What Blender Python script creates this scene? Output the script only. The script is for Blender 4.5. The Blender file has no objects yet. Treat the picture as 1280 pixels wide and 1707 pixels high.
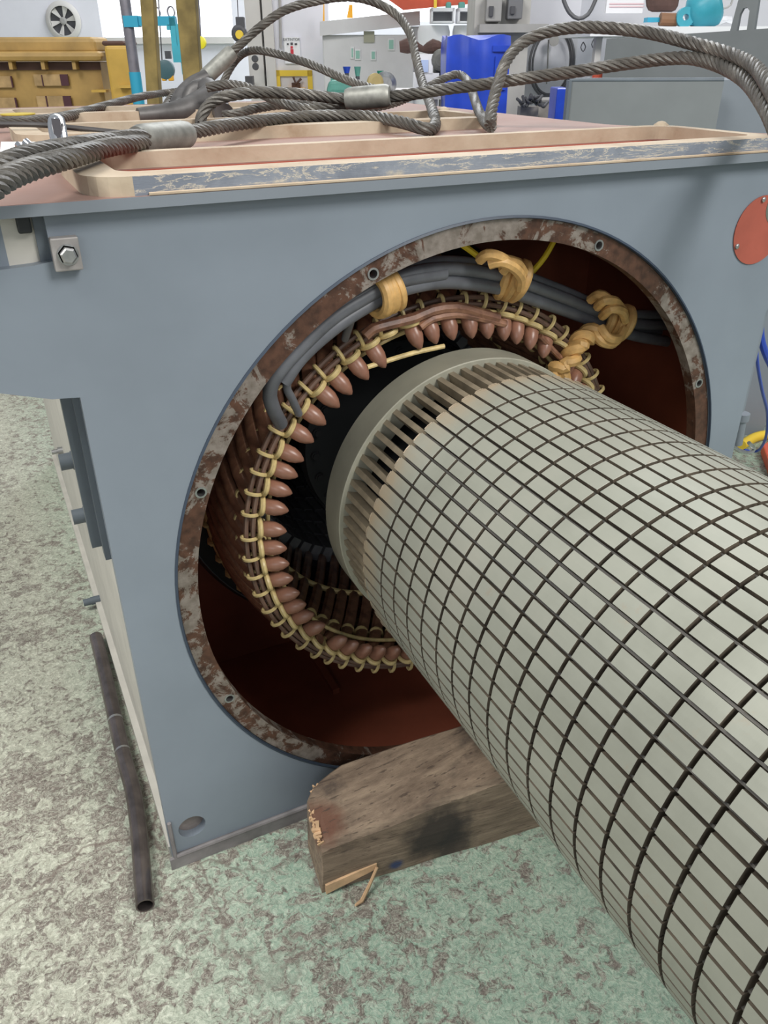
import bpy, bmesh, math, random
from mathutils import Vector, Matrix
random.seed(7)
PI = math.pi
SC = bpy.context.scene
COL = SC.collection
S = 0.6            # one model unit (radius of the round housing opening) is 0.6 m
# ---------------------------------------------------------------- camera, world, lamps, exposure
FPX = 1345.144
CAM = Vector((-1.287075, -1.934380, 1.397598))
RT = Vector((0.89914731, -0.43763894, -0.00250466))
DN = Vector((-0.21923633, -0.44546219, -0.86804313))
FW = Vector((0.37877374, 0.78104775, -0.49648249))
cd = bpy.data.cameras.new('camera'); cam = bpy.data.objects.new('camera', cd); COL.objects.link(cam)
cd.sensor_fit = 'VERTICAL'; cd.sensor_height = 24.0; cd.lens = 24.0 * FPX / 1707.0
cd.clip_start = 0.02; cd.clip_end = 200
m = Matrix.Identity(4)
for i in range(3):
    m[i][0] = RT[i]; m[i][1] = -DN[i]; m[i][2] = -FW[i]; m[i][3] = CAM[i] * S
cam.matrix_world = m
SC.camera = cam
SC.view_settings.view_transform = 'Standard'; SC.view_settings.look = 'None'
SC.view_settings.exposure = 0.0; SC.view_settings.gamma = 1.0
try: SC.view_settings.use_curve_mapping = False
except Exception: pass
W = bpy.data.worlds.new('workshop_daylight'); SC.world = W; W.use_nodes = True
W.node_tree.nodes['Background'].inputs[0].default_value = (0.86, 0.93, 1.0, 1)
W.node_tree.nodes['Background'].inputs[1].default_value = 0.38
def area(name, loc, tgt, size, power, col):
    l = bpy.data.lights.new(name, 'AREA'); l.shape = 'RECTANGLE'; l.size = size[0]; l.size_y = size[1]
    l.energy = power; l.color = col
    o = bpy.data.objects.new(name, l); COL.objects.link(o); o.location = loc
    o.rotation_euler = (Vector(tgt) - Vector(loc)).to_track_quat('-Z', 'Y').to_euler()
    return o
area('roof_light', (1.7, -4.2, 4.6), (0.0, 0.0, 0.3), (2.2, 2.2), 330, (1.0, 0.98, 0.94))
area('roof_light', (-3.6, -0.6, 5.0), (-1.6, 0.0, -0.6), (2.2, 2.2), 300, (1.0, 0.985, 0.94))
area('front_fill_light', (-3.6, -5.2, 2.3), (0.0, 0.2, 0.1), (2.4, 1.6), 55, (0.96, 0.98, 1.0))  # unseen fill lamp added behind the camera to brighten coils and plate
area('roof_light', (4.0, 6.5, 5.6), (3.0, 7.0, 0.0), (4.0, 4.0), 520, (0.95, 0.98, 1.0))

# ---------------------------------------------------------------- pixel -> point helpers
def ray(u, v): return RT * ((u - 640) / FPX) + DN * ((v - 853.5) / FPX) + FW
def at(u, v, D): return CAM + ray(u, v) * D
def atz(u, v, z): r = ray(u, v); return CAM + r * ((z - CAM.z) / r.z)
def aty(u, v, y): r = ray(u, v); return CAM + r * ((y - CAM.y) / r.y)
FLOOR = -1.0304
# ---------------------------------------------------------------- materials
MATS = {}
def nm(name):
    M_ = bpy.data.materials.new(name); M_.use_nodes = True
    nt = M_.node_tree; b = nt.nodes['Principled BSDF']; MATS[name] = M_
    return M_, nt, b
def lk(nt, a, b): nt.links.new(a, b)
def coords(nt, scale=(1, 1, 1), obj=False):
    t = nt.nodes.new('ShaderNodeTexCoord'); mp = nt.nodes.new('ShaderNodeMapping')
    mp.inputs['Scale'].default_value = scale
    lk(nt, t.outputs['Object'], mp.inputs[0]); return mp.outputs[0]
def noise(nt, vec, scale, detail=4, rough=0.55, dist=0.0):
    n = nt.nodes.new('ShaderNodeTexNoise'); n.inputs['Scale'].default_value = scale
    n.inputs['Detail'].default_value = detail; n.inputs['Roughness'].default_value = rough
    n.inputs['Distortion'].default_value = dist; lk(nt, vec, n.inputs['Vector']); return n.outputs['Fac']
def ramp(nt, fac, stops):
    r = nt.nodes.new('ShaderNodeValToRGB'); e = r.color_ramp.elements
    while len(e) < len(stops): e.new(0.5)
    for k, (p, c) in enumerate(stops):
        e[k].position = p; e[k].color = (c[0], c[1], c[2], 1) if not isinstance(c, (int, float)) else (c, c, c, 1)
    lk(nt, fac, r.inputs[0]); return r.outputs[0]
def mix(nt, fac, a, b):
    x = nt.nodes.new('ShaderNodeMix'); x.data_type = 'RGBA'
    if isinstance(fac, (int, float)): x.inputs[0].default_value = fac
    else: lk(nt, fac, x.inputs[0])
    for s_, val in ((6, a), (7, b)):
        if isinstance(val, tuple): x.inputs[s_].default_value = (val[0], val[1], val[2], 1)
        else: lk(nt, val, x.inputs[s_])
    return x.outputs[2]
def bump(nt, b, h, strength=0.3, dist=0.004):
    n = nt.nodes.new('ShaderNodeBump'); n.inputs['Strength'].default_value = strength
    n.inputs['Distance'].default_value = dist; lk(nt, h, n.inputs['Height']); lk(nt, n.outputs[0], b.inputs['Normal'])
def srgb(r, g, b_):
    f = lambda x: (x / 255 / 12.92) if x / 255 <= 0.04045 else ((x / 255 + 0.055) / 1.055) ** 2.4
    return (f(r), f(g), f(b_))
def plain(name, c, rough=0.5, metal=0.0, var=0.0, vs=20, bmp=0.0, spec=0.5):
    M_, nt, b = nm(name)
    b.inputs['Roughness'].default_value = rough; b.inputs['Metallic'].default_value = metal
    b.inputs['Specular IOR Level'].default_value = spec
    if var > 0:
        n = noise(nt, coords(nt), vs, 5)
        lo = tuple(max(0, x * (1 - var)) for x in c); hi = tuple(min(1, x * (1 + var)) for x in c)
        lk(nt, ramp(nt, n, [(0.3, lo), (0.7, hi)]), b.inputs['Base Color'])
        if bmp > 0: bump(nt, b, n, bmp)
    else: b.inputs['Base Color'].default_value = (*c, 1)
    return M_
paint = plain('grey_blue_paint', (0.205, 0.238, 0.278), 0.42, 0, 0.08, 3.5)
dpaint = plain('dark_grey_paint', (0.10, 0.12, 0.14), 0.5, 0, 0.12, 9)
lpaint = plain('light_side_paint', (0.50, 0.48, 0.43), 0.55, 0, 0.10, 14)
oxide = plain('red_oxide_primer', (0.185, 0.048, 0.025), 0.5, 0, 0.22, 5)
oxide2 = plain('red_primer_patch', (0.36, 0.085, 0.055), 0.6, 0, 0.15, 12)
black = plain('black_varnish', (0.018, 0.020, 0.022), 0.5, 0, 0.2, 8)
dark = plain('dark_steel', (0.03, 0.031, 0.034), 0.5, 0.3)
bolt_m = plain('bolt_steel', (0.42, 0.42, 0.42), 0.35, 0.9, 0.2, 60)
chrome = plain('chrome', (0.75, 0.75, 0.77), 0.12, 1.0)
alu = plain('ferrule_metal', (0.27, 0.27, 0.245), 0.5, 0.4, 0.35, 30, 0.15)
ringpaint = plain('end_ring_metal', (0.345, 0.335, 0.265), 0.5, 0.1, 0.12, 12)
cord_m = plain('tan_lashing_rope', (0.60, 0.36, 0.13), 0.5, 0, 0.25, 45, 0.2)
lash_m = plain('straw_lashing_tape', (0.62, 0.48, 0.22), 0.42, 0, 0.25, 40)
cable_m = plain('grey_rubber_cable', (0.12, 0.125, 0.14), 0.45, 0, 0.25, 18)
ycord_m = plain('yellow_cord', (0.75, 0.55, 0.03), 0.45)
paper_m = plain('white_paper', (0.80, 0.80, 0.82), 0.8)

def mk_top():
    M_, nt, b = nm('worn_pink_primer'); v = coords(nt)
    n = noise(nt, v, 3.5, 6, 0.6); f = noise(nt, v, 30, 4)
    c = ramp(nt, n, [(0.3, (0.25, 0.12, 0.09)), (0.55, (0.29, 0.18, 0.145)), (0.75, (0.35, 0.25, 0.20))])
    lk(nt, mix(nt, f, c, (0.29, 0.18, 0.15)), b.inputs['Base Color']); b.inputs['Roughness'].default_value = 0.65
mk_top(); topm = MATS['worn_pink_primer']
def mk_rim():
    M_, nt, b = nm('masked_rim'); v = coords(nt)
    n = noise(nt, v, 7, 6, 0.6)
    c = ramp(nt, n, [(0.25, (0.26, 0.17, 0.10)), (0.40, (0.40, 0.31, 0.22)), (0.65, (0.50, 0.415, 0.31))])
    lk(nt, c, b.inputs['Base Color']); b.inputs['Roughness'].default_value = 0.7
    bump(nt, b, noise(nt, v, 40, 3), 0.3)
mk_rim(); rimm = MATS['masked_rim']
def mk_chip():
    M_, nt, b = nm('chipped_rim_paint'); v = coords(nt, (1, 1, 1))
    n = noise(nt, v, 9, 8, 0.7, 0.6); w = noise(nt, coords(nt, (1, 1, 7)), 7, 7, 0.75, 0.5)
    base = ramp(nt, n, [(0.40, (0.17, 0.19, 0.23)), (0.58, (0.24, 0.26, 0.30)), (0.70, (0.52, 0.45, 0.34))])
    cr = ramp(nt, w, [(0.48, 0), (0.50, 0.85), (0.52, 0)])
    lk(nt, mix(nt, cr, base, (0.68, 0.58, 0.44)), b.inputs['Base Color']); b.inputs['Roughness'].default_value = 0.6
    bump(nt, b, w, 0.3)
mk_chip(); chipm = MATS['chipped_rim_paint']
def mk_ring():
    M_, nt, b = nm('rusty_machined_ring'); v = coords(nt)
    n = noise(nt, v, 22, 10, 0.75, 0.5); n2 = noise(nt, v, 2.6, 3)
    n3 = noise(nt, v, 60, 4)
    rust = ramp(nt, n3, [(0.35, (0.060, 0.030, 0.020)), (0.65, (0.125, 0.060, 0.038))])
    metal = ramp(nt, n3, [(0.35, (0.18, 0.15, 0.125)), (0.65, (0.29, 0.25, 0.22))])
    s = nt.nodes.new('ShaderNodeMath'); s.operation = 'ADD'
    g = nt.nodes.new('ShaderNodeMath'); g.operation = 'MULTIPLY'; g.inputs[1].default_value = 0.85
    lk(nt, n2, g.inputs[0]); lk(nt, n, s.inputs[0]); lk(nt, g.outputs[0], s.inputs[1])
    fac = ramp(nt, s.outputs[0], [(0.87, 0), (0.91, 1)])
    lk(nt, mix(nt, fac, metal, rust), b.inputs['Base Color'])
    b.inputs['Metallic'].default_value = 0.35; b.inputs['Roughness'].default_value = 0.5
    bump(nt, b, n, 0.25, 0.002)
mk_ring(); ringm = MATS['rusty_machined_ring']
def mk_floor():
    M_, nt, b = nm('worn_green_concrete'); v = coords(nt)
    dis = nt.nodes.new('ShaderNodeTexNoise'); dis.inputs['Scale'].default_value = 45; dis.inputs['Detail'].default_value = 5
    lk(nt, v, dis.inputs['Vector'])
    vm = nt.nodes.new('ShaderNodeVectorMath'); vm.operation = 'MULTIPLY_ADD'
    vm.inputs[1].default_value = (0.03, 0.03, 0.03); lk(nt, dis.outputs['Color'], vm.inputs[0]); lk(nt, v, vm.inputs[2])
    vv = vm.outputs[0]
    patch = noise(nt, vv, 34, 9, 0.70, 0.7)     # green paint against bare concrete
    big = noise(nt, v, 1.1, 4, 0.55)
    fine = noise(nt, vv, 120, 6, 0.65, 0.6)
    a = nt.nodes.new('ShaderNodeMath'); a.operation = 'MULTIPLY_ADD'; a.inputs[1].default_value = 0.40
    lk(nt, big, a.inputs[0]); lk(nt, patch, a.inputs[2])
    green = ramp(nt, fine, [(0.3, (0.20, 0.29, 0.225)), (0.5, (0.33, 0.46, 0.355)), (0.66, (0.54, 0.63, 0.51))])
    bare = ramp(nt, fine, [(0.3, (0.10, 0.08, 0.066)), (0.5, (0.20, 0.17, 0.145)), (0.66, (0.36, 0.33, 0.28))])
    sep = nt.nodes.new('ShaderNodeSeparateXYZ'); lk(nt, v, sep.inputs[0])
    pale = ramp(nt, fine, [(0.3, (0.28, 0.25, 0.20)), (0.5, (0.47, 0.44, 0.36)), (0.66, (0.74, 0.72, 0.61))])
    wx = nt.nodes.new('ShaderNodeMapRange'); wx.inputs[1].default_value = -0.50; wx.inputs[2].default_value = -0.85
    lk(nt, sep.outputs[0], wx.inputs[0])
    c1 = mix(nt, ramp(nt, a.outputs[0], [(0.69, 0), (0.77, 1)]), green, bare)
    c2 = mix(nt, ramp(nt, a.outputs[0], [(0.69, 0), (0.77, 1)]), pale, bare)
    half = nt.nodes.new('ShaderNodeMath'); half.operation = 'MULTIPLY'; half.inputs[1].default_value = 0.8
    lk(nt, wx.outputs[0], half.inputs[0])
    c3 = mix(nt, half.outputs[0], c1, c2)
    vein = ramp(nt, noise(nt, vv, 70, 5, 0.6, 1.2), [(0.455, 0), (0.495, 0.65), (0.535, 0)])
    c3 = mix(nt, vein, c3, (0.58, 0.61, 0.50))
    pit = ramp(nt, noise(nt, v, 48, 7, 0.75), [(0.62, 0), (0.68, 0.7)])
    c3 = mix(nt, pit, c3, (0.15, 0.12, 0.10))
    # wandering cracks and worn lines
    vor = nt.nodes.new('ShaderNodeTexVoronoi'); vor.feature = 'DISTANCE_TO_EDGE'; vor.inputs['Scale'].default_value = 1.7
    d2 = nt.nodes.new('ShaderNodeVectorMath'); d2.operation = 'MULTIPLY_ADD'; d2.inputs[1].default_value = (0.35, 0.35, 0.35)
    n4 = nt.nodes.new('ShaderNodeTexNoise'); n4.inputs['Scale'].default_value = 3.5; n4.inputs['Detail'].default_value = 5
    lk(nt, v, n4.inputs['Vector']); lk(nt, n4.outputs['Color'], d2.inputs[0]); lk(nt, v, d2.inputs[2])
    lk(nt, d2.outputs[0], vor.inputs['Vector'])
    cr = ramp(nt, vor.outputs['Distance'], [(0.0, 1), (0.012, 0)])
    cm = nt.nodes.new('ShaderNodeMath'); cm.operation = 'MULTIPLY'; lk(nt, cr, cm.inputs[0]); lk(nt, ramp(nt, big, [(0.42, 0), (0.6, 0.8)]), cm.inputs[1])
    lk(nt, mix(nt, cm.outputs[0], c3, (0.17, 0.13, 0.11)), b.inputs['Base Color'])
    b.inputs['Roughness'].default_value = 0.55
    h = nt.nodes.new('ShaderNodeMath'); h.operation = 'ADD'; lk(nt, fine, h.inputs[0]); lk(nt, patch, h.inputs[1])
    bump(nt, b, h.outputs[0], 0.7, 0.006)
mk_floor()
def mk_tile():
    M_, nt, b = nm('laminated_core'); v = coords(nt)
    n = noise(nt, v, 5, 5, 0.6); st = noise(nt, coords(nt, (6, 700, 6)), 1.0, 2)
    c = ramp(nt, n, [(0.3, (0.255, 0.26, 0.215)), (0.5, (0.305, 0.31, 0.26)), (0.72, (0.35, 0.345, 0.29))])
    tx = nt.nodes.new('ShaderNodeSeparateXYZ'); lk(nt, v, tx.inputs[0])
    # light rust bleeding near the exposed end packet
    mr = nt.nodes.new('ShaderNodeMapRange'); mr.inputs[1].default_value = -0.115; mr.inputs[2].default_value = -0.04
    lk(nt, tx.outputs[1], mr.inputs[0])
    r = nt.nodes.new('ShaderNodeMath'); r.operation = 'MULTIPLY'; lk(nt, mr.outputs[0], r.inputs[0])
    lk(nt, ramp(nt, noise(nt, v, 7, 4), [(0.40, 0.0), (0.66, 0.85)]), r.inputs[1])
    c = mix(nt, r.outputs[0], c, (0.42, 0.27, 0.14))
    sp = ramp(nt, noise(nt, v, 16, 6, 0.7), [(0.62, 0), (0.72, 0.5)])
    c = mix(nt, sp, c, (0.32, 0.25, 0.18))
    lk(nt, c, b.inputs['Base Color']); b.inputs['Roughness'].default_value = 0.5; b.inputs['Metallic'].default_value = 0.15
    bump(nt, b, st, 0.12, 0.0006)
mk_tile(); tilem = MATS['laminated_core']
slotm = plain('rusty_duct', (0.105, 0.085, 0.062), 0.7, 0.1, 0.45, 30)
barm = plain('rotor_bar_metal', (0.27, 0.225, 0.16), 0.45, 0.2, 0.5, 12)
def mk_coil():
    M_, nt, b = nm('varnished_copper_brown'); v = coords(nt)
    n = noise(nt, v, 26, 6, 0.6, 0.5)
    lk(nt, ramp(nt, n, [(0.3, (0.09, 0.042, 0.028)), (0.5, (0.24, 0.115, 0.07)), (0.72, (0.42, 0.22, 0.13))]), b.inputs['Base Color'])
    b.inputs['Roughness'].default_value = 0.3; bump(nt, b, n, 0.25, 0.002)
    b.inputs['Coat Weight'].default_value = 0.4; b.inputs['Coat Roughness'].default_value = 0.2
mk_coil(); coilm = MATS['varnished_copper_brown']
nosem = plain('salmon_coil_tip', (0.27, 0.13, 0.085), 0.33, 0, 0.28, 22, 0.2)
def mk_wood():
    M_, nt, b = nm('old_oily_timber')
    v = coords(nt, (1, 7, 12)); g = noise(nt, v, 5.0, 10, 0.75, 0.25); p = noise(nt, coords(nt), 5.5, 6, 0.65)
    c = ramp(nt, g, [(0.28, (0.10, 0.066, 0.045)), (0.5, (0.235, 0.17, 0.12)), (0.72, (0.40, 0.30, 0.21))])
    d = ramp(nt, p, [(0.54, 0), (0.66, 0.8)])
    c = mix(nt, d, c, (0.045, 0.034, 0.03))
    vv = coords(nt)
    for cx, cy, cz, rad, colr in ((.245, -.03, .085, .075, (0.022, 0.018, 0.018)), (.155, -.025, .022, .014, (0.02, 0.05, 0.16)), (.02, .05, .14, .05, (0.15, 0.06, 0.035))):
        dd_ = nt.nodes.new('ShaderNodeVectorMath'); dd_.operation = 'DISTANCE'; dd_.inputs[1].default_value = (cx, cy, cz); lk(nt, vv, dd_.inputs[0])
        ns = noise(nt, vv, 28, 5); ad = nt.nodes.new('ShaderNodeMath'); ad.operation = 'MULTIPLY_ADD'; ad.inputs[1].default_value = rad * 1.2
        lk(nt, ns, ad.inputs[0]); lk(nt, dd_.outputs['Value'], ad.inputs[2])
        c = mix(nt, ramp(nt, ad.outputs[0], [(rad * 1.15, 0.85), (rad * 1.8, 0)]), c, colr)
    kn_ = ramp(nt, noise(nt, coords(nt, (3, 30, 60)), 4, 3, .6), [(0.60, 0), (0.66, 0.7)])
    c = mix(nt, kn_, c, (0.06, 0.04, 0.03))
    lk(nt, c, b.inputs['Base Color']); b.inputs['Roughness'].default_value = 0.75
    bump(nt, b, g, 0.5, 0.004)
mk_wood(); woodm = MATS['old_oily_timber']
freshwood = plain('splintered_pale_wood', (0.58, 0.38, 0.22), 0.7, 0, 0.3, 20, 0.4)
def mk_rope():
    M_, nt, b = nm('greasy_wire_strand'); v = coords(nt)
    n = noise(nt, v, 14, 6, 0.6); f = noise(nt, v, 260, 2)
    c = ramp(nt, n, [(0.3, (0.055, 0.050, 0.042)), (0.55, (0.115, 0.105, 0.09)), (0.75, (0.19, 0.175, 0.15))])
    lk(nt, mix(nt, ramp(nt, f, [(0.45, 0), (0.6, 0.5)]), c, (0.06, 0.055, 0.05)), b.inputs['Base Color'])
    b.inputs['Metallic'].default_value = 0.12; b.inputs['Roughness'].default_value = 0.45
    bump(nt, b, f, 0.5, 0.001)
mk_rope(); ropem = MATS['greasy_wire_strand']
hookm = plain('forged_steel', (0.105, 0.10, 0.098), 0.5, 0.4, 0.3, 20, 0.3)
pipem = plain('burnished_pipe_steel', (0.17, 0.145, 0.14), 0.25, 0.85, 0.5, 16)
yellow = plain('ochre_machine_paint', (0.42, 0.265, 0.085), 0.5, 0, 0.2, 6)
yellow_l = plain('light_ochre_paint', (0.58, 0.36, 0.07), 0.5, 0, 0.12, 6)
slat = plain('tan_packing_wood', (0.42, 0.28, 0.13), 0.7, 0, 0.3, 12)
maroon = plain('maroon_panel', (0.07, 0.02, 0.03), 0.5)
turq = plain('turquoise_paint', (0.03, 0.33, 0.50), 0.4)
turq2 = plain('teal_motor_paint', (0.05, 0.36, 0.46), 0.4, 0, 0.1, 9)
greypipe = plain('bare_grey_pipe', (0.22, 0.21, 0.24), 0.4, 0.4, 0.3, 9)
strap_m = plain('mottled_olive_brown', (0.22, 0.165, 0.055), 0.8, 0, 0.4, 9, 0.3)
wallw = plain('lavender_white_wall', (0.74, 0.74, 0.80), 0.8, 0, 0.04, 3)
cream = plain('cream_steel', (0.62, 0.60, 0.58), 0.6, 0, 0.05, 4)
machw = plain('pale_machine_white', (0.66, 0.66, 0.68), 0.6, 0, 0.06, 5)
white = plain('bright_white', (0.86, 0.87, 0.9), 0.6)
greyh = plain('rear_housing_grey', (0.175, 0.19, 0.195), 0.5, 0, 0.10, 4)
greyh2 = plain('rear_housing_blue_grey', (0.19, 0.215, 0.245), 0.5, 0, 0.06, 4)
blue_t = plain('blue_tarpaulin', (0.015, 0.055, 0.46), 0.28, 0, 0.25, 6)
blue_h = plain('blue_hose', (0.02, 0.06, 0.42), 0.35)
green_m = plain('green_enamel', (0.10, 0.30, 0.25), 0.4, 0, 0.15, 15)
dgreen = plain('dark_green_cup', (0.02, 0.20, 0.13), 0.4)
red_m = plain('red_orange_paint', (0.72, 0.12, 0.06), 0.5, 0, 0.1, 8)
signred = plain('sign_red', (0.6, 0.03, 0.05), 0.5)
ylw = plain('safety_yellow', (0.80, 0.56, 0.05), 0.5)
orange_m = plain('amber_yellow', (0.85, 0.42, 0.02), 0.45)
box_m = plain('grey_enclosure', (0.36, 0.35, 0.34), 0.5, 0, 0.1, 8)
dgrey = plain('charcoal_plastic', (0.07, 0.07, 0.08), 0.5)
brown = plain('brown_sacking', (0.10, 0.055, 0.045), 0.8, 0, 0.3, 10)
poster_g = plain('pale_green_print', (0.30, 0.55, 0.47), 0.7)
hose_m = plain('dark_grey_hose', (0.12, 0.12, 0.13), 0.5)
def mk_emit(name, c, s):
    M_, nt, b = nm(name); b.inputs['Base Color'].default_value = (*c, 1)
    b.inputs['Emission Color'].default_value = (*c, 1); b.inputs['Emission Strength'].default_value = s; return M_
daylight = mk_emit('daylight_pane', (0.93, 0.96, 1.0), 1.6)
# ---------------------------------------------------------------- mesh helpers (model units in, metres out)
class MB:
    def __init__(s): s.v = []; s.f = []; s.m = []; s.mats = []
    def mi(s, mat):
        if mat is None: return 0
        if mat not in s.mats: s.mats.append(mat)
        return s.mats.index(mat)
    def add(s, vs, fs, mat=None):
        o = len(s.v); s.v += [Vector(p) for p in vs]; k = s.mi(mat)
        for f in fs: s.f.append([i + o for i in f]); s.m.append(k)
        return s
    def box(s, a, b, mat=None):
        x0, y0, z0 = a; x1, y1, z1 = b
        return s.hexa([(x0,y0,z0),(x1,y0,z0),(x1,y1,z0),(x0,y1,z0)], [(x0,y0,z1),(x1,y0,z1),(x1,y1,z1),(x0,y1,z1)], mat)
    def hexa(s, lo, hi, mat=None):
        return s.add(list(lo) + list(hi), [(3,2,1,0),(4,5,6,7),(0,1,5,4),(1,2,6,5),(2,3,7,6),(3,0,4,7)], mat)
    def obox(s, c, ax, ay, az, mat=None):     # centre and three half-axis vectors
        c = Vector(c); g = lambda i, j, k: c + ax * i + ay * j + az * k
        return s.hexa([g(-1,-1,-1), g(1,-1,-1), g(1,1,-1), g(-1,1,-1)], [g(-1,-1,1), g(1,-1,1), g(1,1,1), g(-1,1,1)], mat)
    def tube(s, pts, r, n=8, mat=None, caps=True, closed=False, flat=None, twist=0.0):
        pts = [Vector(p) for p in pts]; N = len(pts)
        if not hasattr(r, '__len__'): r = [r] * N
        T = []
        for i in range(N):
            a = pts[(i + 1) % N] if closed else pts[min(i + 1, N - 1)]
            b = pts[i - 1] if (closed or i > 0) else pts[0]
            t = a - b; T.append(t.normalized() if t.length > 1e-9 else Vector((0, 0, 1)))
        up = Vector((0, 0, 1)) if abs(T[0].z) < 0.9 else Vector((1, 0, 0))
        nn = (up - T[0] * up.dot(T[0])).normalized(); vs = []
        for i in range(N):
            nn = nn - T[i] * nn.dot(T[i])
            nn = nn.normalized() if nn.length > 1e-6 else T[i].orthogonal().normalized()
            bb = T[i].cross(nn); fx, fy = flat if flat else (1, 1)
            for k in range(n):
                a = 2 * PI * k / n + twist * i
                vs.append(pts[i] + nn * (math.cos(a) * r[i] * fx) + bb * (math.sin(a) * r[i] * fy))
        fs = []
        for i in range(N if closed else N - 1):
            j = (i + 1) % N
            for k in range(n):
                fs.append((i*n + k, i*n + (k+1) % n, j*n + (k+1) % n, j*n + k))
        if caps and not closed:
            fs.append(tuple(range(n - 1, -1, -1))); fs.append(tuple((N-1)*n + k for k in range(n)))
        return s.add(vs, fs, mat)
    def cyl(s, a, b, r, n=16, mat=None, r2=None): return s.tube([a, b], [r, r if r2 is None else r2], n, mat)
    def lathe(s, c, axis, prof, n=24, mat=None, closed=False):   # prof: list of (distance along axis, radius)
        c = Vector(c); axis = Vector(axis).normalized(); e1 = axis.orthogonal().normalized(); e2 = axis.cross(e1); vs = []
        for h, r in prof:
            for k in range(n):
                a = 2 * PI * k / n; vs.append(c + axis * h + e1 * (math.cos(a) * r) + e2 * (math.sin(a) * r))
        P = len(prof); fs = []
        for i in range(P if closed else P - 1):
            j = (i + 1) % P
            for k in range(n): fs.append((i*n + k, i*n + (k+1) % n, j*n + (k+1) % n, j*n + k))
        if not closed:
            fs.append(tuple(range(n - 1, -1, -1))); fs.append(tuple((P-1)*n + k for k in range(n)))
        return s.add(vs, fs, mat)
    def obj(s, name, mat=None, parent=None, smooth=False, bevel=0.0, base=None):
        """link as one mesh; parts of a thing keep their place (the parent's base is subtracted)"""
        off = Vector(base) if base is not None else (Vector(parent['_b']) if parent is not None and '_b' in parent.keys() else Vector((0, 0, 0)))
        me = bpy.data.meshes.new(name)
        me.from_pydata([tuple((p - (off if parent is None else Vector((0,0,0)))) * S) for p in s.v], [], s.f)
        if s.mats:
            for mm in s.mats: me.materials.append(mm)
            for p, k in zip(me.polygons, s.m): p.material_index = k
        elif mat: me.materials.append(mat)
        bm = bmesh.new(); bm.from_mesh(me); bmesh.ops.recalc_face_normals(bm, faces=bm.faces); bm.to_mesh(me); bm.free()
        if smooth:
            me.polygons.foreach_set('use_smooth', [True] * len(me.polygons))
            try: me.set_sharp_from_angle(angle=math.radians(38))
            except Exception: pass
        o = bpy.data.objects.new(name, me); COL.objects.link(o)
        if parent is not None:
            o.parent = parent; o.location = tuple(-off * S); o['_b'] = [0.0, 0.0, 0.0]
        else:
            o.location = tuple(off * S); o['_b'] = [0.0, 0.0, 0.0]
            if base is not None: o['_b'] = list(off)
        if bevel > 0:
            bv = o.modifiers.new('edge', 'BEVEL'); bv.width = bevel * S; bv.segments = 2; bv.limit_method = 'ANGLE'; bv.angle_limit = math.radians(40)
        return o
def tag(o, label=None, cat=None, group=None, kind=None):
    if label: o['label'] = label
    if cat: o['category'] = cat
    if group: o['group'] = group
    if kind: o['kind'] = kind
    return o
def thing(name, base, label, cat, group=None):
    o = bpy.data.objects.new(name, None); o.empty_display_size = 0.05; COL.objects.link(o)
    o.location = Vector(base) * S; o['_b'] = list(Vector(base)); return tag(o, label, cat, group)
def struct(mb, name, mat, **k): o = mb.obj(name, mat, **k); o['kind'] = 'structure'; return o
def spline(pts, step=0.02):
    P = [Vector(p) for p in pts]; P = [P[0] * 2 - P[1]] + P + [P[-1] * 2 - P[-2]]; out = []
    for i in range(1, len(P) - 2):
        p0, p1, p2, p3 = P[i-1], P[i], P[i+1], P[i+2]; n = max(2, int((p2 - p1).length / step))
        for k in range(n):
            t = k / n
            out.append(0.5 * ((2*p1) + (p2-p0)*t + (2*p0-5*p1+4*p2-p3)*t*t + (-p0+3*p1-3*p2+p3)*t**3))
    out.append(P[-2].copy()); return out
def resample(pts, step):
    L = [0.0]
    for a, b in zip(pts, pts[1:]): L.append(L[-1] + (b - a).length)
    n = max(2, int(L[-1] / step)); out = []; k = 0
    for i in range(n + 1):
        d = L[-1] * i / n
        while k < len(L) - 2 and L[k + 1] < d: k += 1
        out.append(pts[k].lerp(pts[k + 1], (d - L[k]) / max(1e-9, L[k + 1] - L[k])))
    return out
def flat_plate(outer, holes, y0, y1):
    """a plate in the xz plane with holes, between y0 and y1; returns MB"""
    cu = bpy.data.curves.new('outline', 'CURVE'); cu.dimensions = '2D'; cu.fill_mode = 'BOTH'
    for loop in [outer] + holes:
        sp = cu.splines.new('POLY'); sp.points.add(len(loop) - 1)
        for p, (x, z) in zip(sp.points, loop): p.co = (x, z, 0, 1)
        sp.use_cyclic_u = True
    cu.extrude = 0.5
    o = bpy.data.objects.new('outline', cu); COL.objects.link(o)
    dg = bpy.context.evaluated_depsgraph_get(); me = o.evaluated_get(dg).to_mesh()
    mb = MB(); vs = [(v.co.x, y0 if v.co.z > 0 else y1, v.co.y) for v in me.vertices]
    mb.add(vs, [tuple(p.vertices) for p in me.polygons]); o.evaluated_get(dg).to_mesh_clear()
    bpy.data.objects.remove(o); bpy.data.curves.remove(cu); return mb
def circ(cx, cz, r, n=96): return [(cx + r * math.cos(2*PI*k/n), cz + r * math.sin(2*PI*k/n)) for k in range(n)]
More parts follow.
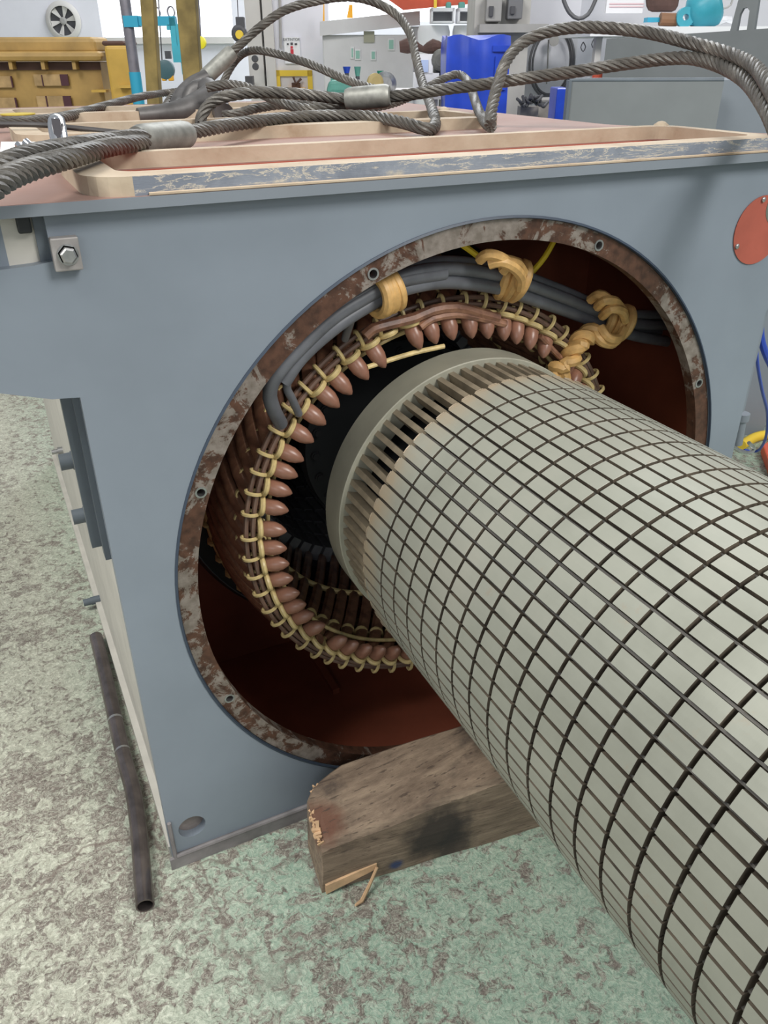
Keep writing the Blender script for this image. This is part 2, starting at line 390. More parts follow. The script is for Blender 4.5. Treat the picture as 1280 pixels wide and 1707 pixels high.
def text_mb(body, size, org, ex, ey, en, depth):
    cu = bpy.data.curves.new('t', 'FONT'); cu.body = body; cu.size = size; cu.extrude = depth; cu.align_x = 'CENTER'
    o = bpy.data.objects.new('t', cu); COL.objects.link(o)
    dg = bpy.context.evaluated_depsgraph_get(); me = o.evaluated_get(dg).to_mesh(); mb = MB()
    mb.add([Vector(org) + ex * v.co.x + ey * v.co.y + en * v.co.z for v in me.vertices], [tuple(p.vertices) for p in me.polygons])
    o.evaluated_get(dg).to_mesh_clear(); bpy.data.objects.remove(o); bpy.data.curves.remove(cu); return mb
#@@STRUCT
RH = Vector((RT.x, RT.y, 0)).normalized()      # level right-hand direction of the room
FH = Vector((-RH.y, RH.x, 0))                  # level direction into the room
Z = Vector((0, 0, 1))
fl = MB(); fl.box((-30, -12, FLOOR - 0.2), (40, 45, FLOOR)); struct(fl, 'floor', MATS['worn_green_concrete'])
def room(a, f, z): return Vector((CAM.x, CAM.y, 0)) + RH * a + FH * f + Z * z
def rbox(mb, a0, a1, f0, f1, z0, z1, mat=None):
    return mb.hexa([room(a0,f0,z0), room(a1,f0,z0), room(a1,f1,z0), room(a0,f1,z0)], [room(a0,f0,z1), room(a1,f0,z1), room(a1,f1,z1), room(a0,f1,z1)], mat)
def lat(u, v, f):      # room coordinates (across, up) of a pixel on the plane at level distance f
    r = ray(u, v); t = f / r.dot(FH); P = CAM + r * t
    return (P - Vector((CAM.x, CAM.y, 0))).dot(RH), P.z
# back wall (level distance 20) with a bright window band on the left
WF = 20.0
wa0, _ = lat(168, 40, WF); wa1, _ = lat(388, 40, WF)
_, wz0 = lat(280, 62, WF)
bw = MB(); rbox(bw, -22, wa0, WF, WF + .4, FLOOR, 9); rbox(bw, wa1, 24, WF, WF + .4, FLOOR, 9)
rbox(bw, wa0, wa1, WF, WF + .4, FLOOR, wz0); rbox(bw, wa0, wa1, WF, WF + .4, 6.5, 9)
struct(bw, 'wall_back', wallw)
wn = MB(); rbox(wn, wa0, wa1, WF + .2, WF + .25, wz0, 6.5); struct(wn, 'window_1', daylight)
sl = MB(); rbox(sl, wa0, wa1, WF - .12, WF, wz0 - .12, wz0); struct(sl, 'trim_1', cream)
wl = MB(); rbox(wl, -22.4, -22, -8, WF + .4, FLOOR, 9); struct(wl, 'wall_left', wallw)
wr = MB(); rbox(wr, 24, 24.4, -8, WF + .4, FLOOR, 9); struct(wr, 'wall_right', wallw)
#@@HOUSING
HX0, HX1, HY1, HZ = -1.15, 1.14, 3.5, 1.10
H = thing('motor_housing', (0, 1.7, FLOOR), 'large blue-grey steel motor housing with a round rusty-rimmed opening, standing on the green floor', 'motor housing')
outer = [(HX0, FLOOR), (HX1, FLOOR), (HX1, .60), (HX1 + .05, .66), (1.48, .74), (1.48, 1.0), (HX1 + .02, 1.0), (HX1 + .02, HZ),
         (HX0, HZ), (HX0, 1.0), (-1.19, .995), (-1.50, .985), (-1.50, .76), (-1.32, .724), (-1.212, .690), (HX0, .684)]
holes = [circ(0, 0, 1.0, 128), circ(-1.071, -.871, .046, 32)]
# the plate's outer corner holes and the opening are cut right through
flat_plate(outer, holes, 0.0, 0.045).obj('front_plate', paint, H)
wb = MB(); wb.tube([(HX0 + .012, -.006, FLOOR + .055), (HX1 - .01, -.006, FLOOR + .055)], .009, 8)
wb.box((HX0 - .012, -.012, FLOOR), (HX1, 0.0, FLOOR + .05)); wb.tube([(HX0 + .008, -.006, FLOOR + .05), (HX0 + .008, -.006, FLOOR + .22)], .007, 6)
wb.obj('base_strip', plain('scuffed_base_paint', (0.20, 0.185, 0.185), 0.55, 0, 0.35, 16), H)
hb = MB(); hb.lathe((-1.071, .030, -.871), (0, 1, 0), [(0, .0455), (.013, .0455)], 32); hb.obj('hole_backing', plain('raw_hole_metal', (0.22, 0.19, 0.18), .5, .3, .3, 30), H)
# machined ring with threaded holes
rh = []
for k in range(8):
    a = math.radians(22.9 + 45 * k); rh.append((0.966 * math.cos(a), 0.966 * math.sin(a)))
ro = flat_plate(circ(0, 0, .997, 128), [circ(0, 0, .94, 128)] + [circ(x, z, .0125, 20) for x, z in rh], 0.006, 0.05).obj('bore_ring', ringm, H)
for x, z in rh:
    t = MB(); t.lathe((x, .004, z), (0, 1, 0), [(0, .0165), (0, .0115), (.035, .0115), (.035, .0165)], 20, closed=True)
    t.obj('threaded_hole', bolt_m, ro)
wd = MB(); wd.lathe((0, 0, 0), (0, 1, 0), [(.002, .997), (-.006, 1.000), (-.003, 1.006), (.006, 1.006)], 128, closed=True); wd.obj('weld_bead', plain('deep_blue_edge', (0.03, 0.045, 0.07), 0.5), H)
# inner red chamber
ch = MB()
ch.box((1.10, .045, -1.0), (1.13, 3.45, HZ)); ch.box((-1.10, .045, -1.0), (-1.07, 3.45, HZ))
ch.box((-1.07, .045, -1.01), (1.10, 3.45, -.985)); ch.box((-1.07, 3.4, -1.0), (1.10, 3.45, HZ))
ch.obj('inner_wall', oxide, H)
bf = flat_plate([(-1.07, -.985), (1.10, -.985), (1.10, HZ), (-1.07, HZ)], [circ(0, 0, .80, 96)], .92, .95).obj('baffle', oxide, H)
for q_ in (((.55, .86, -.98), (.58, .92, -.6)), ((-.93, .12, -.985), (-.90, .9, -.955)), ((-.35, .5, -.985), (-.32, .9, -.96))):
    rb = MB(); rb.box(*q_); rb.obj('stiffener', oxide, H)
# outer sides
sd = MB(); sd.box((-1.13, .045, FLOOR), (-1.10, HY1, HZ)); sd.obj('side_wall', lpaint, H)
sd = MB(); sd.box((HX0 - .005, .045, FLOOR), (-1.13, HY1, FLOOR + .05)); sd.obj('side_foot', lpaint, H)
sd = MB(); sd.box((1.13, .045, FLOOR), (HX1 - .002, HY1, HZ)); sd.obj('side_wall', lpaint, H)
gr = MB(); gr.box((-1.19, .09, .22), (-1.13, .13, .68)); gr.box((-1.165, .045, .20), (-1.13, .09, .69)); gr.obj('side_rail', dpaint, H)
def atx(u, v, x): r_ = ray(u, v); return CAM + r_ * ((x - CAM.x) / r_.x)
for u, v, xx, r in ((122, 767, -1.17, .026), (143, 858, -1.17, .024), (160, 1000, -1.15, .018)):
    p = atx(u, v, xx); b_ = MB(); b_.lathe((-1.125, p.y, p.z), (-1, 0, 0), [(0, r * 1.15), (.05, r * 1.15), (.05, r), (.085, r), (.085, r * .6)], 16); b_.obj('boss', dpaint, H, smooth=True)
p = atx(98, 752, -1.15); b_ = MB(); b_.lathe((-1.125, p.y, p.z), (-1, 0, 0), [(0, .02), (.03, .02), (.03, .012), (.06, .012)], 12); b_.obj('side_bolt', bolt_m, H, smooth=True)
a_, b_ = aty(6, 400, .03), aty(60, 400, .03)
pt = MB(); pt.box((a_.x, .03, .86), (b_.x, .12, HZ)); pt.obj('mounting_post', lpaint, H)
pt = MB(); pt.box((-1.50, .03, .86), (a_.x, .12, HZ)); pt.obj('side_panel', paint, H)
pt = MB(); pt.box((b_.x, .02, .99), (-1.10, .044, HZ)); pt.obj('notch_edge', dpaint, H)
c_ = aty(38, 372, .02); pl = MB(); pl.box((c_.x - .013, .008, c_.z - .020), (c_.x + .015, .04, c_.z + .020)); pl.obj('plug', black, H, bevel=.004)
for q_ in (((1.145, .12, .15), (1.30, .20, .70)), ((1.145, .10, -.35), (1.20, .119, .70)), ((1.145, .6, -1.0), (1.35, 3.2, .14))):
    rp = MB(); rp.box(*q_); rp.obj('side_post', greyh2, H)
# top deck with three framed openings
TZ0, TZ1, RZ = 1.10, 1.125, 1.165
F = [(-1.06, 1.02, -.03, .50, 'f1'), (-1.10, .74, 1.10, 1.60, 'f2'), (-1.10, .5, 2.15, 2.62, 'f3')]
def rrect(x0, x1, y0, y1, r, n=6):
    out = []
    for cx, cy, a0 in ((x1 - r, y1 - r, 0), (x0 + r, y1 - r, 90), (x0 + r, y0 + r, 180), (x1 - r, y0 + r, 270)):
        for k in range(n + 1):
            a = math.radians(a0 + 90 * k / n); out.append((cx + r * math.cos(a), cy + r * math.sin(a)))
    return out
def deck(outer_, holes_, z0, z1):
    mb = flat_plate(outer_, holes_, z0, z1); mb.v = [Vector((p.x, p.z, p.y)) for p in mb.v]; return mb
deck([(-1.52, -.035), (1.50, -.035), (1.50, .3), (1.20, HY1 * .3), (1.20, HY1), (-1.20, HY1), (-1.20, HY1 * .5), (-1.50, .3)],
     [rrect(a + .09, b - .05, c_ + .09, d - .05, .06) for a, b, c_, d, n in F], TZ1 - .003, TZ1).obj('deck_plate', topm, H)
eb = MB(); eb.box((-1.52, -.038, TZ0), (1.50, -.034, TZ1 - .001)); eb.box((-1.50, -.034, TZ0), (-1.10, .02, TZ1 - .004)); eb.box((-1.1, -.034, TZ0), (1.5, .046, TZ1 - .004)); eb.obj('deck_edge', greyh2, H)
se = MB(); se.tube([(-.93, -.034, TZ1 + .003), (1.0, -.034, TZ1 + .003)], .004, 6); se.obj('sealant_bead', rimm, H)
for a, b, c_, d, n in F:
    o = rrect(a, b, c_, d, .10); i_ = rrect(a + .085, b - .05, c_ + .085, d - .045, .05)
    mb = deck(o, [i_], TZ1, RZ)
    nb = MB(); k1 = nb.mi(rimm); k2 = nb.mi(chipm)
    nb.v = mb.v; nb.f = mb.f
    for f in mb.f:
        ps = [mb.v[q] for q in f]; nrm = (ps[1] - ps[0]).cross(ps[2] - ps[0]).normalized(); cy = sum(p.y for p in ps) / len(ps); cx = sum(p.x for p in ps) / len(ps)
        nb.m.append(1 if (abs(nrm.y) > .7 and abs(cy - c_) < .02 and n == 'f1' and cx > -.95) else 0)
    ob = nb.obj('opening_rim', None, H, bevel=.010)
    il = MB(); g = rrect(a + .086, b - .051, c_ + .086, d - .046, .05); g2 = [(x, y) for x, y in g]; N = len(g)
    vs = [(x, y, TZ1 - .002) for x, y in g] + [(x, y, TZ1 - .12) for x, y in g]
    il.add(vs, [(k, (k + 1) % N, N + (k + 1) % N, N + k) for k in range(N)]); sol = il.obj('opening_lip', oxide2, H)
    mod = sol.modifiers.new('thickness', 'SOLIDIFY'); mod.thickness = .004 * S
rb2 = MB(); rb2.box((-1.05, .04, TZ1 - .12), (.9, .45, TZ1 - .11)); rb2.obj('opening_floor', oxide2, H)
cb = MB(); cb.hexa([(.02, .06, TZ1 - .05), (.08, .06, TZ1 - .05), (.42, .44, TZ1 - .05), (.30, .44, TZ1 - .05)], [(.02, .06, TZ1 - .012), (.08, .06, TZ1 - .012), (.42, .44, TZ1 - .012), (.30, .44, TZ1 - .012)]); cb.obj('cross_rib', topm, H)
kn = MB()
for x, y in ((.98, .48), (.72, 1.58)): kn.lathe((x, y, RZ - .01), (0, 0, 1), [(0, .03), (.012, .026), (.022, .012), (.024, .002)], 12)
kn.obj('corner_knob', rimm, H, smooth=True)
ys = MB(); p = atz(30, 191, TZ1 + .002); ys.lathe(atz(30, 191, RZ), (0, 0, 1), [(0, .070), (.004, .070)], 24); ys.obj('yellow_spot', plain('mustard_spot', (.50, .38, .05), .6), H)
# earthing block with bolt
lg = MB(); lg.hexa([(-1.150, -.028, .982), (-1.092, -.028, .982), (-1.092, 0, .982), (-1.150, 0, .982)], [(-1.150, -.028, 1.052), (-1.092, -.028, 1.052), (-1.092, 0, 1.052), (-1.150, 0, 1.052)])
lgo = lg.obj('earthing_block', plain('scraped_block_metal', (0.33, 0.31, 0.30), .5, .2, .2, 30), H, bevel=.003)
bt = MB(); bt.lathe((-1.119, -.028, 1.017), (0, -1, 0), [(0, .021), (.004, .021), (.004, .018), (.018, .018), (.021, .014)], 6)
bt.lathe((-1.119, -.028, 1.017), (0, -1, 0), [(0, .0225), (.004, .0225)], 24); bt.obj('bolt', bolt_m, lgo)
pr = MB(); pr.lathe((1.012, -.002, .885), (0, -1, 0), [(0, .108), (.002, .108)], 48); pr.obj('primer_patch', oxide2, H)
pg = MB(); pg.lathe((1.085, -.003, .955), (0, -1, 0), [(0, .062), (.002, .062)], 32); pg.obj('green_patch', plain('olive_grey_patch', (0.13, 0.15, 0.12), .6), H)
for x, z in ((.999, .981), (.924, .843)):
    sc = MB(); sc.lathe((x, -.003, z), (0, -1, 0), [(0, .008), (.006, .008), (.008, .004)], 10); sc.obj('screw', bolt_m, H)
#@@STATOR
ST = thing('stator', (0, 1.9, -.86), 'wound stator inside the round opening, brown coils tied with straw-coloured tape', 'stator')
fr = MB(); fr.lathe((0, 0, 0), (0, 1, 0), [(.80, .60), (.80, .845), (.815, .86), (3.2, .86), (3.2, .60)], 96, closed=True); fr.obj('stator_frame', black, ST, smooth=True)
hl = MB(); hl.lathe((0, 0, 0), (0, 1, 0), [(.797, .842), (.797, .846), (.803, .848)], 96, closed=True); hl.obj('painted_edge_highlight', dpaint, ST)  # lighter ring paints a highlight along the frame's front edge
co = MB()
for k in range(60):
    a0 = 2 * PI * k / 60; a1 = a0 + 2 * PI / 60 * .74
    for y0, y1 in [(.86 + .13 * j, .86 + .13 * j + .118) for j in range(17)]:
        q = [(math.cos(a), math.sin(a)) for a in (a0, a1)]
        co.hexa([(q[0][0]*.53, y0, q[0][1]*.53), (q[1][0]*.53, y0, q[1][1]*.53), (q[1][0]*.53, y1, q[1][1]*.53), (q[0][0]*.53, y1, q[0][1]*.53)],
                [(q[0][0]*.60, y0, q[0][1]*.60), (q[1][0]*.60, y0, q[1][1]*.60), (q[1][0]*.60, y1, q[1][1]*.60), (q[0][0]*.60, y1, q[0][1]*.60)])
co.obj('stator_core', plain('dark_laminations', (0.22, 0.22, 0.24), .4, .3, .2, 20), ST)
def pol(a, r, y): return Vector((r * math.cos(a), y, r * math.sin(a)))
# one coil end at angle 0: two slanting legs meeting in a neck, pointed tip, tape round the neck
def arm(sign, r_n, r_s, dang):
    pts = []
    for k in range(11):
        t = k / 10
        a = sign * math.radians(dang) * (t ** 1.15)
        y = .275 + (.86 - .275) * (t ** 1.25)
        r = r_n + (r_s - r_n) * t + (.055 if r_n > .68 else -.012) * math.sin(PI * t)
        pts.append(pol(a, r, y))
    return pts
cm = MB()
cm.tube(arm(-1, .695, .71, 34), [.022] * 11, 8, flat=(1.25, .85))
cm.tube(arm(1, .668, .585, 30), [.020] * 11, 8, flat=(1.25, .8))
cm.tube([pol(0, .70, .29), pol(0, .685, .262), pol(0, .665, .245)], [.018, .021, .020], 10)
nz = MB(); d = (pol(0, .607, .205) - pol(0, .672, .25))
nz.tube([pol(0, .680, .256), pol(0, .672, .250), pol(0, .655, .238), pol(0, .635, .225), pol(0, .618, .213), pol(0, .606, .204), pol(0, .602, .201)],
        [.014, .0225, .0265, .0255, .0185, .0080, .001], 12, flat=(1.0, 1.0))
lb = MB()
def hoop(c, n_, e, rx, ry, r, fl_=(1, 1), N=18):
    pts = [c + n_ * (math.cos(2*PI*k/N) * rx) + e * (math.sin(2*PI*k/N) * ry) for k in range(N)]
    return pts
dirn = (pol(0, .602, .20) - pol(0, .68, .256)).normalized(); e2 = Vector((0, 0, 1)); e1 = dirn.cross(e2)
lb.tube(hoop(pol(0, .692, .335), Vector((1, 0, 0)), e2, .042, .026, 0), .0065, 6, closed=True, flat=(.7, 1.2))
lb.tube(hoop(pol(0, .676, .254) , (e1 - dirn * .45).normalized(), e2, .0370, .0275, 0), .0095, 8, closed=True)
lb.tube(hoop(pol(.036, .712, .244), Vector((1, 0, 0)), Vector((0, 1, 0)), .026, .019, 0), .0065, 6, closed=True)
lb.tube(hoop(pol(0, .650, .372), Vector((1, 0, .5)).normalized(), e2, .030, .026, 0), .007, 6, closed=True)
lb2 = MB(); lb2.tube(hoop(pol(0, .735, .47), Vector((1, 0, 0)), e2, .026, .020, 0), .008, 6, closed=True)
coil0 = cm.obj('stator_coil', coilm, ST, smooth=True); nose0 = nz.obj('coil_tip', nosem, coil0, smooth=True); lash0 = lb.obj('tape_lashing', lash_m, coil0, smooth=True)
offc = Vector(coil0.location)
skip = {8, 18, 37}
first = True
for k in range(60):
    ang = math.radians(6 * k + random.uniform(-.7, .7) + .3)
    if first: o, n_, l_ = coil0, nose0, lash0; first = False
    else:
        o = coil0.copy(); COL.objects.link(o); o.parent = ST
        n_ = nose0.copy(); COL.objects.link(n_); n_.parent = o
        l_ = lash0.copy(); COL.objects.link(l_); l_.parent = o
    o.rotation_euler = (0, -ang, 0); o.location = offc
    j = random.uniform(.985, 1.02); n_.scale = (j, j, j) ; n_.location = Vector((.66, .24, 0)) * S * (1 - j)
    if k in skip: bpy.data.objects.remove(n_)
# support hoops that the coils are tied to
railm = plain('dark_varnished_rail', (0.15, 0.09, 0.065), 0.3, 0, 0.35, 18)
for r, y, w, nm_ in ((.702, .238, .0085, 'support_ring'), (.722, .250, .0085, 'support_ring')):
    t = MB(); t.tube([pol(2*PI*k/120, r, y) for k in range(120)], w, 8, closed=True); t.obj(nm_, railm, ST, smooth=True)
t = MB(); t.tube([pol(2*PI*k/120, .632, .300) for k in range(120)], .0075, 8, closed=True); t.obj('tie_ring', lash_m, ST, smooth=True)
t = MB(); t.tube([pol(2*PI*k/120, .755, .60) for k in range(120)], .024, 10, closed=True); t.obj('surge_ring', lash_m, ST, smooth=True)
t = MB(); t.tube([pol(2*PI*k/120, .60, .60) for k in range(120)], .012, 8, closed=True); t.obj('tie_ring', lash_m, ST, smooth=True)
# outer tape bumps along the surge ring
for k in range(60):
    tb = MB(); a = 2*PI*k/60; c_ = pol(a, .755, .60); er = pol(a, 1, 0)
    tb.tube([c_ + er * (math.cos(2*PI*j/10) * .029) + Vector((0, 1, 0)) * (math.sin(2*PI*j/10) * .029) for j in range(10)], .010, 6, closed=True)
    tb.obj('surge_ring_tape', lash_m, ST, smooth=True)
# heavy jumpers between coil groups at the upper left
for pts, r, mt in (([(608,560),(622,548),(650,540),(690,530),(720,517),(760,512),(800,522),(830,530)], .017, coilm), ([(700,545),(720,531),(760,524),(800,530),(842,540)], .013, coilm),
               ([(612,612),(650,600),(690,588),(740,577)], .008, lash_m), ([(900,560),(920,582),(940,602)], .010, coilm)):
    t = MB(); t.tube(spline([aty(u, v, .215) for u, v in pts], .03), r, 8); t.obj('connection_bar', mt, ST, smooth=True)
#@@ROTOR
ax0, az0, dx, dz, RC = .0498, .0562, .0137, -.0146, .5075
DR = Vector((dx, 1, dz)).normalized(); A0 = Vector((ax0, 0, az0))
E1 = (Vector((1, 0, 0)) - DR * DR.x).normalized(); E2 = E1.cross(DR) * 1.0
if E2.z < 0: E2 = -E2
def rp_(y, a, r): return A0 + DR * y + E1 * (r * math.cos(a)) + E2 * (r * math.sin(a))
RO = thing('motor_rotor', (.04, -1.3, -.40), 'long cylindrical rotor with a grid of grey laminated blocks, half drawn out of the housing', 'rotor')
NS = 70; PH = math.radians(118.085); PIT = 2 * PI / NS
SLW = .0086 / RC; DW = .0105
packs = [(-.095, -.215 + DW / 2)]
y = -.215 - DW / 2
while y > -3.0: packs.append((y, y - .0832 + DW)); y -= .0832
YEND = packs[-1][1]
core = MB(); core.mi(tilem); core.mi(slotm)
for (ya, yb) in packs:
    for k in range(NS):
        a0 = PH + k * PIT + SLW / 2; a1 = PH + (k + 1) * PIT - SLW / 2; am = (a0 + a1) / 2; ri = RC - .045; c1 = .0006
        vs = []
        for y_, r_ in ((ya, ri), (ya, RC - c1), (ya - c1, RC), (yb + c1, RC), (yb, RC - c1), (yb, ri)):
            vs += [rp_(y_, a0, r_), rp_(y_, am, r_), rp_(y_, a1, r_)]
        fs = []
        for j in range(5):
            for h_ in (0, 1): fs.append((j*3 + h_, j*3 + h_ + 1, j*3 + 3 + h_ + 1, j*3 + 3 + h_))
        core.add(vs, [f_ for i_, f_ in enumerate(fs) if i_ in (2, 3, 4, 5, 6, 7)], tilem)
        core.add(vs, [f_ for i_, f_ in enumerate(fs) if i_ in (0, 1, 8, 9)] + [(0, 3, 6, 9, 12, 15), (2, 17, 14, 11, 8, 5)], slotm)
core.obj('core', None, RO)
ic = MB(); ic.lathe(A0 - DR * 0, DR, [(-.097, .30), (-.097, RC - .030), (YEND + .002, RC - .030), (YEND + .002, .30)], 140, closed=True); ic.obj('core_body', slotm, RO)
# finger plate edge between the bars and the first packet
fp = MB()
for k in range(NS):
    a0 = PH + k * PIT + SLW * 1.0; a1 = PH + (k + 1) * PIT - SLW * 1.0
    fp.tube([rp_(-.093, a0, RC - .001), rp_(-.093, (a0 + a1) / 2, RC), rp_(-.093, a1, RC - .001)], .0028, 6)
fp.obj('end_fingers', plain('tan_finger_metal', (0.30, 0.24, 0.17), .5, .2, .3, 25), RO)
def ring_obj(y0, y1, nm_):
    t = MB(); lo, hi = min(y0, y1), max(y0, y1)
    t.lathe(A0, DR, [(lo, .425), (lo, .497), (lo + .003, .500), (hi - .003, .500), (hi, .497), (hi, .425)], 140, closed=True); return t.obj(nm_, ringpaint, RO, smooth=True)
ring_obj(.118, .237, 'end_ring'); ring_obj(YEND - .34, YEND - .24, 'end_ring')
bar = MB(); w = .0135
er = E1; et = E2
yA, yB = .150, YEND - .25
bar.mi(barm); slotbar = plain('slot_bar_metal', (0.13, 0.122, 0.11), 0.42, 0.3, 0.4, 14); bar.mi(slotbar)
def barbox(yA, yB, r0, r1, w0, mt=None):
    c_ = lambda y_, r_, s_: A0 + DR * y_ + E1 * r_ + E2 * s_
    bar.hexa([c_(yB, r0, -w0), c_(yB, r0, w0), c_(yA, r0, w0), c_(yA, r0, -w0)], [c_(yB, r1, -w0), c_(yB, r1, w0), c_(yA, r1, w0), c_(yA, r1, -w0)], mt)
barbox(yA, -.096, .452, .486, .0088, barm); barbox(YEND, yB, .452, .486, .0088, barm); barbox(-.096, YEND, .455, .4945, .0028, slotbar)
bar0 = bar.obj('rotor_bar', None, RO)
T0 = Matrix.Translation(A0 * S)
for k in range(NS):
    o = bar0 if k == 0 else bar0.copy()
    if k: COL.objects.link(o); o.parent = RO
    rot = Matrix.Rotation(PH + k * PIT, 4, DR if (E1.cross(E2)).dot(DR) > 0 else -DR)
    o.matrix_basis = Matrix.Translation(-Vector(RO['_b']) * S) @ T0 @ rot @ T0.inverted()
hub = MB(); hub.lathe(A0, DR, [(.70, .10), (.70, .400), (.72, .405), (.76, .405), (.76, .10)], 96, closed=True); hb_ = hub.obj('fan_disc', black, RO, smooth=True)
for k in range(24):
    t = MB(); a = 2 * PI * k / 24
    t.lathe(rp_(.70, a, .362), -DR, [(0, .018), (.012, .018), (.012, .013), (.02, .013)], 12); t.obj('disc_bolt', dark, hb_)
sh = MB(); sh.lathe(A0, DR, [(YEND - 1.0, .07), (YEND - 1.0, .09), (YEND - .3, .09), (YEND - .3, .16), (.55, .16), (.55, .20), (.70, .20), (.80, .12), (2.6, .10), (2.6, .05)], 48); sh.obj('shaft', dark, RO, smooth=True)
inn = MB(); inn.lathe(A0, DR, [(-.10, .29), (-.10, .36), (.20, .385), (.20, .29)], 96, closed=True)
for k in range(16):
    a = PH + 2 * PI * k / 16; inn.hexa([rp_(.20, a - .012, .14), rp_(.20, a + .012, .14), rp_(.20, a + .012, .38), rp_(.20, a - .012, .38)], [rp_(-.1, a - .012, .14), rp_(-.1, a + .012, .14), rp_(-.1, a + .012, .38), rp_(-.1, a - .012, .38)])
inn.obj('spider', dark, RO)
#@@LEADS
def lead(pts, r, label):
    t = MB(); b_ = pts[-1]; t.tube(spline(pts, .02), r, 12); o = t.obj('lead_cable', cable_m, None, smooth=True, base=b_)
    return tag(o, label, 'cable', 'thick grey winding lead cables')
G = 'thick grey winding lead cables'
def cpath(offr, offy, ends):
    base = [(452,655,.10),(462,628,.08),(492,585,.07),(545,537,.07),(600,500,.08),(660,470,.09),(740,455,.12),(830,465,.16),(890,485,.20),(950,507,.24),(1012,532,.27)]
    out = []
    for i, (u, v, y_) in enumerate(base):
        p = aty(u, v, y_ + offy); rr = math.hypot(p.x, p.z); s_ = (rr + offr) / rr; out.append(Vector((p.x * s_, p.y, p.z * s_)))
    return out + [aty(u, v, y_) for u, v, y_ in ends]
lead(cpath(.035, .05, [(1065,524,.33),(1125,526,.42)])[1:], .0165, 'grey lead cable running along the top of the bundle inside the opening')
lead(cpath(.012, .015, [(1065,540,.33),(1125,542,.42)])[1:], .020, 'grey lead cable in the front middle of the bundle above the coils')
lead(cpath(-.026, .02, [(1060,560,.33),(1130,572,.42)])[1:], .021, 'grey lead cable at the bottom front of the bundle inside the opening')
lead(cpath(-.010, .075, [(1060,548,.38),(1130,556,.5)])[1:], .018, 'grey lead cable at the back of the bundle, mostly hidden by the others')
lead([aty(468,706,.17), aty(455,680,.12), aty(450,650,.09), aty(470,612,.07)] + cpath(0, .01, [])[3:7], .021, 'dark lead cable bending down into the coils at the left of the opening')
lead([aty(575,565,.22), aty(583,540,.16), aty(592,516,.12), aty(620,492,.10), aty(660,478,.12)], .012, 'thin lead cable dropping from the bundle to a coil tip below the bolt hole')
lead([aty(498,690,.2), aty(487,665,.16), aty(478,645,.13), aty(486,618,.11), aty(520,578,.1)], .012, 'short thin lead cable joining a taped coil tip beside the bent dark cable')
def cord(nm_, turns, r, label):
    t = MB()
    for pts in turns: t.tube(spline(pts, .012), r, 8)
    o = t.obj(nm_, cord_m, None, smooth=True, base=turns[0][0]); return tag(o, label, 'rope lashing', None)
def wrap(c0, c1, rad, r, n, ph=0.0, fl_=1.0):
    """n turns of cord round the bundle running from c0 to c1"""
    ax = (c1 - c0).normalized(); e1_ = ax.orthogonal().normalized(); e2_ = ax.cross(e1_); out = []
    for j in range(n):
        c_ = c0.lerp(c1, (j + .5) / n)
        out.append([c_ + e1_ * (math.cos(2*PI*k/14 + ph) * rad) + e2_ * (math.sin(2*PI*k/14 + ph) * rad * fl_) + ax * (r * .5 * math.sin(2*PI*k/14 + j)) for k in range(15)])
    return out
def band(c_, along, up, toward, n, gap, ru, rt_, ph=0.0):
    return [[c_ + along * (gap * (j - (n - 1) / 2)) + up * (math.cos(2*PI*k/16 + ph) * ru) + (toward + along * .10 * (j - 1)) * (math.sin(2*PI*k/16 + ph) * rt_) for k in range(17)] for j in range(n)]
cord('tape_wrap', wrap(aty(622,494,.10), aty(658,478,.11), .053, .014, 4), .0155, 'tan cord wrapped round the cables just below the upper left bolt hole')
al = (RT + DN * .22).normalized(); up_ = (RT * .22 - DN).normalized(); tw = (-FW + RT * .18).normalized()
kt = band(aty(851,466,.20), al, up_, tw, 3, .024, .052, .066)
kt += [[aty(800,433,.10), aty(812,424,.07), aty(832,428,.06), aty(846,440,.07), aty(838,452,.09)], [aty(815,440,.08), aty(835,436,.06), aty(856,446,.06), aty(868,462,.09), aty(866,480,.12)], [aty(822,430,.10), aty(845,434,.09), aty(862,440,.10), aty(872,455,.12)]]
cord('knotted_cord', kt, .0165, 'tan cord knotted round the cables at the top centre of the opening')
kt = band(aty(1022,538,.28), al, up_, tw, 3, .026, .056, .075)
kt += [[aty(984,500,.22), aty(998,491,.18), aty(1012,497,.16), aty(1020,509,.17)], [aty(996,512,.19), aty(1008,501,.15), aty(1026,503,.15), aty(1036,517,.18)], [aty(1004,527,.19), aty(1018,515,.14), aty(1036,518,.15), aty(1042,534,.18)], [aty(1000,545,.2), aty(1012,562,.17), aty(1030,564,.18), aty(1040,548,.2)], [aty(990,552,.21), aty(1000,568,.18), aty(1018,574,.19), aty(1030,566,.2)]]
cord('knotted_cord', kt, .0165, 'tan cord knotted round the cables on the right, near the housing wall')
cc = spline([aty(u, v, y_) for u, v, y_ in ((1000,552,.22),(978,560,.22),(962,575,.21),(950,597,.2),(938,612,.2),(925,620,.21),(945,626,.21))], .01)
hel = []
for sgn in (0, PI):
    pts = []
    for i, p in enumerate(cc):
        tdir = (cc[min(i+1, len(cc)-1)] - cc[max(i-1, 0)]).normalized(); n_ = tdir.orthogonal().normalized(); b_ = tdir.cross(n_); a = i * .75 + sgn
        pts.append(p + n_ * (math.cos(a) * .020) + b_ * (math.sin(a) * .020))
    hel.append(pts)
cord('twisted_cord', hel, .020, 'tan twisted cord running from the right knot down to the coil ends beside the rotor')
